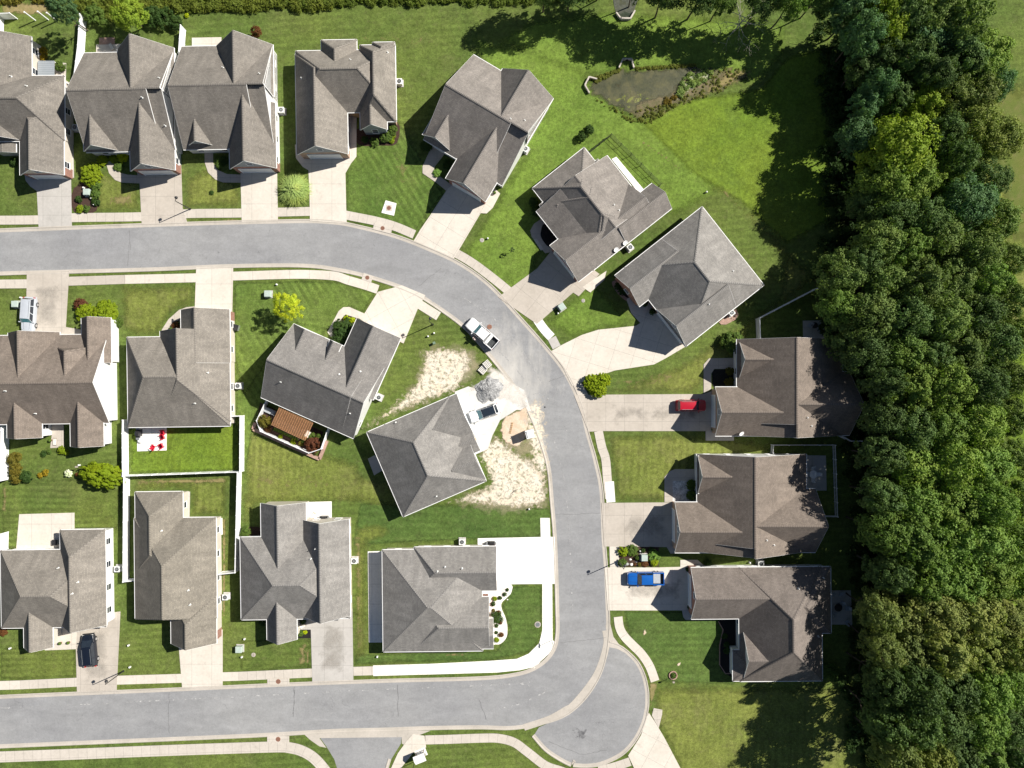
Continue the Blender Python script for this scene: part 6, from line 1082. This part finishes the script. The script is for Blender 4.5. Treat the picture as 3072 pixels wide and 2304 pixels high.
for x, y, r, lb in ((942, 514, 0, 'grey chair at the top left of the southern shaded patio'), (998, 512, 10, 'grey chair at the top right of the southern shaded patio'), (1000, 577, 60, 'grey chair right of the low table on the southern shaded patio'), (945, 640, 200, 'grey chair at the lower left of the southern shaded patio'), (1035, 605, 90, 'grey chair at the right edge of the southern shaded patio'), (1035, 698, 150, 'grey chair at the bottom right corner of the southern shaded patio')):
    copies(DC, uD, 'J', (x, y), r, lb, 'chair', 'grey chairs on the southern patio', .5)
place('patio_table', lambda t: wtable(t, 'metal_black'), 'J', (975, 600), 0, 'round black table in the middle of the southern shaded patio', 'table', z=.7)
for x, y, r, lb in ((1838, 612, 30, 'left grey chair on the patio at the wood edge'), (1900, 635, 70, 'right grey chair on the patio at the wood edge')): copies(DC, uD, 'F', (x, y), r, lb, 'chair', 'grey chairs at the wood edge', .5)
place('patio_table', lambda t: wtable(t, 'metal_black'), 'F', (1870, 610), 0, 'round black table on the patio at the wood edge', 'table', z=.7, sc=.8)
def lounger(t): bx(t, 'frame', 'wood_grey', ((0, 0, .25), (.7, 1.5, .06))); bx(t, 'cushion', 'cushion_pale', ((0, -.1, .33), (.6, 1.2, .1))); [bx(t, 'leg', 'wood_grey', ((x, y, .12), (.06, .06, .24))) for x in (-.3, .3) for y in (-.65, .65)]
place('lounge_chair', lounger, 'M', (530, 322), 35, 'tan lounge chair on the white patio by the grey hip-roofed house', 'lounge chair', sc=.7); place('lounge_chair', lounger, 'A', (742, 312), -30, 'dark lounge chair on the patio behind the fenced taupe house', 'lounge chair', sc=.8)
place('lounge_chair', lounger, 'M', (464, 1055), 60, 'pale bench on the porch beside the wide grey driveway', 'bench', sc=.7); place('lounge_chair', lounger, 'U', (925, 465), 5, 'pale seat on the stone patio below the brown-roofed house', 'seat', sc=.8)
def planter(t): m = MB(); m.cyl((0, 0, 0), (0, 0, .4), .16, .24, 14); m.build('pot', 'rust', t); m = MB(); m.dome((0, 0, .4), (.26, .26, .3)); m.build('plant', 'leaf_shrub', t)
for c, x, y, lb in (('U', 835, 450, 'terracotta pot on the stone patio below the brown-roofed house'), ('F', 1190, 1302, 'small pot at the garage corner of the red-car house'), ('G', 455, 1168, 'right pot on the front walk by the black car'), ('G', 400, 1172, 'left pot on the front walk by the black car'), ('B', 1512, 1280, 'round pot at the garage corner of the turned house')): place('plant_pot', planter, c, (x, y), 0, lb, 'plant pot', z=.3)
def box_cover(t): m = MB(); m.box((0, 0, 1.25), (2.6, 2.3, .1)); m.build('roof', 'siding_grey', t); [bx(t, 'post', 'trim_white', ((x, y, .6), (.1, .1, 1.2))) for x in (-1.2, 1.2) for y in (-1.05, 1.05)]
place('porch_cover', box_cover, 'A', (306, 452), 0, 'flat grey patio cover behind the leftmost house', 'patio cover', z=1.25)
def hottub(t): bx(t, 'shell', 'wood_grey', ((0, 0, .4), (1.9, 1.9, .8))); bx(t, 'cover', 'conc_grey', ((0, 0, .84), (2.0, 2.0, .1)))
def slabbox(t): bx(t, 'cabinet', 'metal_grey', ((0, 0, .35), (.8, .8, .7))); bx(t, 'lid', 'metal_black', ((0, 0, .73), (.86, .86, .07)))
place('storage_box', slabbox, 'G', (372, 500), 0, 'dark storage box in the shade on the tan patio', 'storage box', z=.4); place('storage_box', slabbox, 'D', (1566, 625), 15, 'pale storage box east of the grey-green roof garage', 'storage box', z=.4, sc=1.1)
m = MB(); [m.bar(wp('J', a) + Vector((0, 0, .08)), wp('J', b) + Vector((0, 0, .08)), .14, .16) for a, b in zip(((182, 690), (213, 745), (190, 850), (190, 975), (228, 1034)), ((213, 745), (190, 850), (190, 975), (228, 1034), (272, 1032)))]; tag(m.build('bed_edging', 'paver', None, wp('J', (190, 850))), 'curved brick edging round the dark bed of the dog-leg roofed house', 'edging')
m = MB(); p = wp('X', (1092, 640)); R0 = .62
for i in range(16): a, b = 2 * math.pi * i / 16, 2 * math.pi * (i + 1) / 16; m.bar((p.x + R0 * math.cos(a), p.y + R0 * math.sin(a), .1), (p.x + R0 * math.cos(b), p.y + R0 * math.sin(b), .1), .16, .2)
tag(m.build('tree_ring', 'paver', None, p), 'terracotta ring around a small plant by the cul-de-sac', 'planter ring')
def lollipop(t): m = MB(); m.cyl((0, 0, 0), (0, 0, 2.0), .04, n=8); m.build('pole', 'metal_black', t); m = MB(); m.box((0, 0, 2.05), (.35, .25, .28)); m.build('feeder', 'wood_grey', t)
place('bird_feeder', lollipop, 'U', (1400, 862), 0, 'bird feeder on a pole above the big clipped shrub', 'bird feeder'); place('yard_lamp', lollipop, 'X', (1070, 665), 0, 'dark yard lamp inside the terracotta ring', 'yard lamp', sc=.9)
# rocks
def rock(c, x, y, r, mat, label):
    R = random.Random(int(x * 7 + y)); m = MB(); m.dome((0, 0, -.03), (r, r * R.uniform(.7, 1), r * .7), 9, 4); m.v = [(a + R.uniform(-.12, .12) * r, b + R.uniform(-.12, .12) * r, z) for a, b, z in m.v]; o = m.build('rock', mat, None, Vector((0, 0, 0))); p = wp(c, (x, y)); o.location = (p.x, p.y, .03); tag(o, label, 'rock')
for a in ((523, 578, .22, 'stone_white', 'upright white rock in the rock garden'), (548, 685, .32, 'stone_white', 'largest pale rock in the rock garden'), (655, 628, .18, 'stone_white', 'small round white rock right of the largest pale rock'), (450, 680, .28, 'stone_grey', 'dark grey rock left of the largest pale rock'), (672, 690, .16, 'stone_white', 'tiny pale rock among the red plants')): rock('T', *a)
for c, x, y, lb in (('V', 845, 545, 'small white rock on the edge of the white gravel bed'), ('O', 960, 985, 'dark chunk of debris on the road edge by the building site')): rock(c, x, y, .14, 'stone_white' if c == 'V' else 'metal_black', lb)
# culverts
def culvert(c, back, l, r, label, hh=.55):
    A_, B_, L_, R_2 = wp(c, back[0]), wp(c, back[1]), wp(c, l), wp(c, r); org = (A_ + B_) / 2; t = empty('culvert', org, 0, label, 'culvert'); z = Vector((0, 0, hh / 2))
    m = MB(); m.bar(A_ + z, B_ + z, .22, hh); m.build('headwall', 'conc_walk', t, org)
    for a, b in ((A_, L_), (B_, R_2)): m = MB(); m.bar(a + z * .96, b + z * .96, .2, hh * .95); m.build('wingwall', 'conc_walk', t, org)
    d = (wp(c, ((l[0] + r[0]) / 2, (l[1] + r[1]) / 2)) - org).normalized(); m = MB(); m.cyl(org + d * .02 + z * .9, org + d * .16 + z * .9, .26, n=14); m.build('pipe_mouth', 'metal_black', t, org)
culvert('C', ((812, 178), (872, 178)), (788, 235), (886, 235), 'concrete culvert mouth at the top of the pond'); culvert('C', ((562, 350), (590, 296)), (592, 402), (642, 310), 'concrete culvert mouth at the left end of the pond'); culvert('W', ((1296, 101), (1344, 101)), (1272, 70), (1368, 60), 'concrete culvert at the bottom of the small top pool')
# young sapling, yard bits
p = wp('C', (80, 1450)); t = empty('sapling', (p.x, p.y, 0), 0, 'tiny dark sapling on the lawn between the two angled houses', 'sapling'); m = MB(); m.cyl((0, 0, 0), (0, 0, 1.7), .035, .015, 6); [m.cyl((0, 0, .5 + .2 * k), (.35 * math.cos(k * 2.2), .35 * math.sin(k * 2.2), .85 + .22 * k), .015, .006, 4) for k in range(5)]; m.build('trunk', 'bark', t); f = mobj('crown', leafmesh('crown', 200, (.4, .4, .6), nc=10, npc=14, ls=.16), t, (.5, .6, .6)); f.location = (0, 0, 1.3)
# ================================================================ VEHICLES (x forward, y left)
def loft(m, secs, mi=0, cap=True):
    n = len(secs[0]); o = len(m.v)
    for s in secs: m.v += s
    for j in range(len(secs) - 1):
        for i in range(n): a = o + j * n + i; b = o + j * n + (i + 1) % n; m.f.append((a, b, b + n, a + n)); m.m.append(mi)
    if cap: m.f.append(tuple(o + i for i in range(n - 1, -1, -1))); m.f.append(tuple(o + (len(secs) - 1) * n + i for i in range(n))); m.m += [mi, mi]
def vehicle(c, pt, head, label, cat, name, kind, paintm, L=4.8, W=1.9, Hh=1.7, hood=.28, z=0.0, roofm=None):
    p = wp(c, pt, z); t = empty(name, (p.x, p.y, 0), head, label, cat); w2 = W / 2; F = L / 2; belt = Hh * .60; hz = Hh * (.60 if kind != 'pickup' else .62); hx = F - L * hood        # hood ends at hx
    def sec(x, w_, zb, zt, crown=.03): q = [(x, -w_ * .82, zb), (x, -w_, zb + .14), (x, -w_ * 1.0, zb + (zt - zb) * .6), (x, -w_ * .955, zt - .07), (x, -w_ * .86, zt - .005), (x, -w_ * .45, zt + crown), (x, 0, zt + crown * 1.3)]; return q + [(x, -a[1], a[2]) for a in q[-2::-1]]
    rear = -F; bedx = -F + L * .30
    xs = [(F, .70, .42, hz * .78), (F - .06, .84, .30, hz * .88), (F - .22, .94, .24, hz * .95), (F - .6, .985, .22, hz * .985), (hx + .1, 1, .22, hz * 1.02), (hx - .3, 1, .22, belt * 1.02)]
    if kind == 'pickup':
        xs += [(bedx + .05, 1, .24, belt * 1.02)]; b = MB(); loft(b, [sec(x, w2 * k, zb, zt) for x, k, zb, zt in xs]); b.build('body', paintm, t, smooth=False)
        b = MB(); zt = belt * 1.04
        for y in (-1, 1): b.box((( bedx + rear) / 2, y * (w2 - .07), (zt + .3) / 2 + .1), (bedx - rear, .14, zt - .3)); b.box(((bedx + rear) / 2, y * (w2 - .08), zt + .07), (bedx - rear, .16, .05))
        b.box((rear + .05, 0, (zt + .35) / 2 + .08), (.10, W - .1, zt - .35)); b.build('bed_side', paintm, t)
        b = MB(); b.box(((bedx + rear) / 2, 0, .66), (bedx - rear, W - .28, .08)); [b.box(((bedx + rear) / 2, y, .71), (bedx - rear - .1, .05, .03)) for y in (-.6, -.4, -.2, 0, .2, .4, .6)]; b.build('bed_floor', 'bed_liner', t)
    else:
        xs += [(-F + .9, 1, .22, belt * 1.03), (-F + .35, .97, .24, belt * 1.02), (-F + .10, .90, .32, belt * .98), (-F, .80, .42, belt * .86)]; b = MB(); loft(b, [sec(x, w2 * k, zb, zt) for x, k, zb, zt in xs]); b.build('body', paintm, t)
    x0 = hx + (.08 if kind != 'van' else .35); x1 = bedx + .06 if kind == 'pickup' else -F + .14; rake = {'suv': .62, 'pickup': .66, 'van': 1.0, 'crossover': .8}[kind]; rr = .10 if kind == 'pickup' else {'suv': .28, 'van': .32, 'crossover': .55}[kind]
    rx0, rx1 = x0 - rake, x1 + rr; bw, tw = w2 * .93, w2 * .74; zt = Hh; zb = belt * .985
    Bt = lambda x, y: Vector((x, y * bw, zb)); Tp = lambda x, y: Vector((x, y * tw, zt - .06))
    # pillars and roof: the cabin shell
    b = MB(); g = 5; vs = []
    for i in range(g + 1):
        x = rx1 + (rx0 - rx1) * i / g
        for j in range(7): y = -1 + 2 * j / 6; vs.append((x, y * tw, zt - .06 + .07 * (1 - y * y) * (1 - .5 * (2 * i / g - 1) ** 2)))
    fs = [(i * 7 + j, i * 7 + j + 1, (i + 1) * 7 + j + 1, (i + 1) * 7 + j) for i in range(g) for j in range(6)]; b.add(vs, [f[::-1] for f in fs])
    rf = b.build('roof', roofm or paintm, t, smooth=True)
    if kind in ('suv', 'crossover', 'van'):
        b = MB(); [b.bar((rx1 + .2, y * tw * .9, zt + .04), (rx0 - .25, y * tw * .9, zt + .04), .035, .03) for y in (-1, 1)]; b.build('roof_rail', 'metal_grey', rf)
    def panel(q, glass_fr, nm):
        a, b_, c_, d_ = q; cen = (a + b_ + c_ + d_) / 4; n = (b_ - a).cross(d_ - a).normalized(); fr = MB(); inn = [v + (cen - v) * 0 for v in q]
        ga = [a + (b_ - a) * glass_fr[0] + (d_ - a) * glass_fr[2], b_ + (a - b_) * glass_fr[1] + (c_ - b_) * glass_fr[2], c_ + (d_ - c_) * glass_fr[1] + (b_ - c_) * glass_fr[3], d_ + (c_ - d_) * glass_fr[0] + (a - d_) * glass_fr[3]]
        fr.add(list(q) + ga, [(0, 1, 5, 4), (1, 2, 6, 5), (2, 3, 7, 6), (3, 0, 4, 7)]); return fr, ga
    sh_ = MB(); GL = {}
    for nm, q, gf in (('windshield', (Bt(x0, -1), Bt(x0, 1), Tp(rx0, 1), Tp(rx0, -1)), (.05, .05, .04, .05)), ('rear_window', (Bt(x1, 1), Bt(x1, -1), Tp(rx1, -1), Tp(rx1, 1)), (.08, .08, .15, .12))):
        f, ga = panel(q, gf, nm); o = len(sh_.v); sh_.v += [tuple(v) for v in f.v]; sh_.f += [tuple(i + o for i in a) for a in f.f]; sh_.m += f.m; gm = MB(); gm.add(ga, [(0, 1, 2, 3)]); gm.build(nm, 'glass_teal' if nm == 'windshield' and paintm in ('paint_silver', 'paint_white') else 'glass_dark', t)
    nw = 3 if kind in ('suv', 'van') else 2
    for y in (-1, 1):
        for k in range(nw):
            f0, f1 = k / nw, (k + 1) / nw; a, b_ = Bt(x1 + (x0 - x1) * f0, y), Bt(x1 + (x0 - x1) * f1, y); d_, c_ = Tp(rx1 + (rx0 - rx1) * f0, y), Tp(rx1 + (rx0 - rx1) * f1, y); q = (a, b_, c_, d_) if y < 0 else (b_, a, d_, c_)
            f, ga = panel(q, (.05, .05, .08, .12), 'w'); o = len(sh_.v); sh_.v += [tuple(v) for v in f.v]; sh_.f += [tuple(i + o for i in a) for a in f.f]; sh_.m += f.m; gm = MB(); gm.add(ga, [(0, 1, 2, 3)]); gm.build('side_window', 'glass_dark', t)
    sh_.build('pillars', paintm, t)
    R_w = .40 if kind == 'pickup' else .37
    for x in (F - L * .185, -F + L * .20):
        for y in (-1, 1):
            m = MB(); cy = y * (w2 - .10); m.cyl((x, cy - .12, R_w), (x, cy + .12, R_w), R_w, n=20); wh = m.build('tyre', 'tyre', None); wh.name = 'wheel'; wh.parent = t
            m = MB(); m.cyl((x, cy + y * .1, R_w), (x, cy + y * .135, R_w), R_w * .62, n=16); m.build('rim', 'alloy', wh); ar = MB(); ar.cyl((x, y * (w2 - .22), R_w + .02), (x, y * (w2 - .015), R_w + .02), R_w + .07, n=20); ar.build('wheel_arch', 'tyre', t)
    for y in (-1, 1):
        m = MB(); m.box((hx - .02, y * (w2 + .10), belt + .10), (.14, .24, .16)); m.build('mirror', paintm, t); m = MB(); m.box((F - .16, y * w2 * .68, hz * .80), (.26, .34, .14)); m.build('headlight', 'lamp_clear', t)
        m = MB(); m.box((-F + .05, y * w2 * .82, belt * .85), (.12, .2, .3)); m.build('tail_light', 'lamp_red', t)
    m = MB(); m.box((F + .02, 0, .42), (.12, W * .86, .2)); m.build('bumper', 'metal_grey' if kind == 'pickup' else paintm, t); m = MB(); m.box((-F - .03, 0, .46), (.14, W * .88, .18)); m.build('bumper', 'chrome' if kind == 'pickup' else paintm, t)
    m = MB(); m.box((F + .005, 0, hz * .68), (.06, W * .55, .2)); m.build('grille', 'metal_black', t)
    m = MB(); [m.bar((hx + .1, y * w2 * .5, hz * 1.02 + .035), (F - .3, y * w2 * .42, hz * .97 + .03), .02, .012) for y in (-1, 1)]; m.bar((hx - .02, -w2 * .8, belt * 1.02 + .02), (hx - .02, w2 * .8, belt * 1.02 + .02), .16, .02); m.build('cowl', 'metal_black', t); return t
V = lambda x, y: math.atan2(-y, x)
vehicle('Px', (96.5, 944.5), V(-.07, 1), 'silver car with roof bars parked in the left edge driveway', 'car', 'parked_car', 'suv', 'paint_silver', 5.4, 2.0, 1.85, .26)
pk = vehicle('Px', (1447, 1001), V(-.752, -.66), 'white pickup truck parked on the road at the building site', 'pickup truck', 'pickup_truck', 'pickup', 'paint_white', 5.75, 2.0, 1.88, .29)
m = MB(); m.box((-1.45, 0, 1.2), (.5, 1.6, .3)); m.build('tool_box', 'metal_white', pk)
vehicle('Px', (1454, 1238), V(-.943, .333), 'white car with a black glass roof on the building site driveway', 'car', 'parked_car', 'crossover', 'paint_white', 4.8, 1.88, 1.62, .27, roofm='glass_dark')
vehicle('Px', (2070, 1216), V(1, .0), 'red car parked on the long driveway facing the garage', 'car', 'parked_car', 'suv', 'paint_red', 4.65, 1.85, 1.66, .26)
bp = vehicle('Px', (1933.5, 1731), V(-1, .01), 'blue pickup truck parked beside the rock garden', 'pickup truck', 'pickup_truck', 'pickup', 'paint_blue', 5.8, 2.0, 1.9, .27)
m = MB(); m.box((-1.75, -.05, .98), (1.1, 1.55, .3)); m.build('bed_cover', 'cushion', bp)
vehicle('Px', (277, 1946), V(-.10, -1), 'black car parked in the lower left driveway', 'car', 'parked_car', 'van', 'paint_black', 5.1, 1.98, 1.75, .22)
# ================================================================ PERSON beside the white pickup
def person(c, pt, rz, label):
    p = wp(c, pt); t = empty('person', (p.x, p.y, 0), rz, label, 'person'); me = bpy.data.meshes.new('body'); V_ = []; E_ = []; Rr = []
    def J(x, y, z, r, par=None):
        V_.append((x, y, z)); Rr.append(r if isinstance(r, tuple) else (r, r))
        if par is not None: E_.append((par, len(V_) - 1))
        return len(V_) - 1
    pel = J(0, 0, .95, (.15, .11)); w1 = J(.01, 0, 1.12, (.14, .10), pel); ch = J(.02, 0, 1.34, (.17, .12), w1); nk = J(.03, 0, 1.50, .06, ch); hd = J(.06, 0, 1.62, (.085, .10), nk); J(.05, 0, 1.72, .07, hd)
    for s in (-1, 1):
        sh = J(.02, .17 * s, 1.42, .062, ch); el = J(.10 if s > 0 else .02, .24 * s, 1.16, .045, sh); wr = J(.30 if s > 0 else .14, .20 * s, 1.02, .03, el); J(.38 if s > 0 else .19, .19 * s, 1.0, (.04, .02), wr)
        hp = J(0, .09 * s, .88, .09, pel); kn = J(.03, .11 * s, .5, .06, hp); an = J(-.01, .11 * s, .09, .042, kn); J(.14, .12 * s, .035, (.045, .03), an)
    me.from_pydata(V_, E_, []); o = bpy.data.objects.new('body', me); COL.objects.link(o); o.parent = t; sk = o.modifiers.new('skin', 'SKIN'); sv = me.skin_vertices[0].data
    for i, r in enumerate(Rr): sv[i].radius = r
    sv[0].use_root = True; sb = o.modifiers.new('sub', 'SUBSURF'); sb.levels = 1; sb.render_levels = 1; me.materials.append(MATS['skin'])
    m = MB(); secs = []
    for z, rx, ry, x in ((.93, .135, .185, 0), (1.1, .125, .175, .01), (1.3, .145, .215, .02), (1.42, .12, .22, .02), (1.48, .07, .09, .03)): secs.append([(x + rx * math.cos(a), ry * math.sin(a), z) for a in [2 * math.pi * i / 14 for i in range(14)]])
    loft(m, secs)
    for s, ex in ((1, .08), (-1, .0)): m.cyl((.02, .17 * s, 1.44), (.02 + ex * .7, .235 * s, 1.22), .085, .07, 10)
    m.build('shirt', 'cloth_pale', t, smooth=True); m = MB()
    for s in (-1, 1): m.cyl((0, .09 * s, .96), (.03, .11 * s, .5), .125, .085, 12); m.cyl((.03, .11 * s, .52), (-.01, .11 * s, .1), .085, .065, 12)
    m.build('trousers', 'cloth_dark', t, smooth=True); m = MB(); m.dome((.035, 0, 1.64), (.112, .098, .125), 14, 6); m.build('hair', 'hair_brown', t, smooth=True); m = MB(); m.box((.155, 0, 1.63), (.03, .025, .045)); m.box((.145, .035, 1.655), (.015, .025, .012)); m.box((.145, -.035, 1.655), (.015, .025, .012)); m.build('face', 'skin', t)
    m = MB()
    for s in (-1, 1): m.box((.06, .115 * s, .04), (.27, .10, .08))
    m.build('shoe', 'metal_black', t)
    for s, hx_, hz_ in ((1, .40, 1.0), (-1, .20, .99)):
        m = MB(); cy = .19 * s
        for k in range(4): m.cyl((hx_ - .01, cy + (k - 1.5) * .019, hz_), (hx_ + (.055, .068, .062, .048)[k], cy + (k - 1.5) * .021, hz_ - .02), .009, .007, 6)
        m.cyl((hx_ - .04, cy - .035 * s, hz_), (hx_ + .005, cy - .065 * s, hz_ - .01), .011, .008, 6); m.build('hand', 'skin', t)
person('R', (1010, 545), .85, 'person in a pale top standing beside the white pickup')
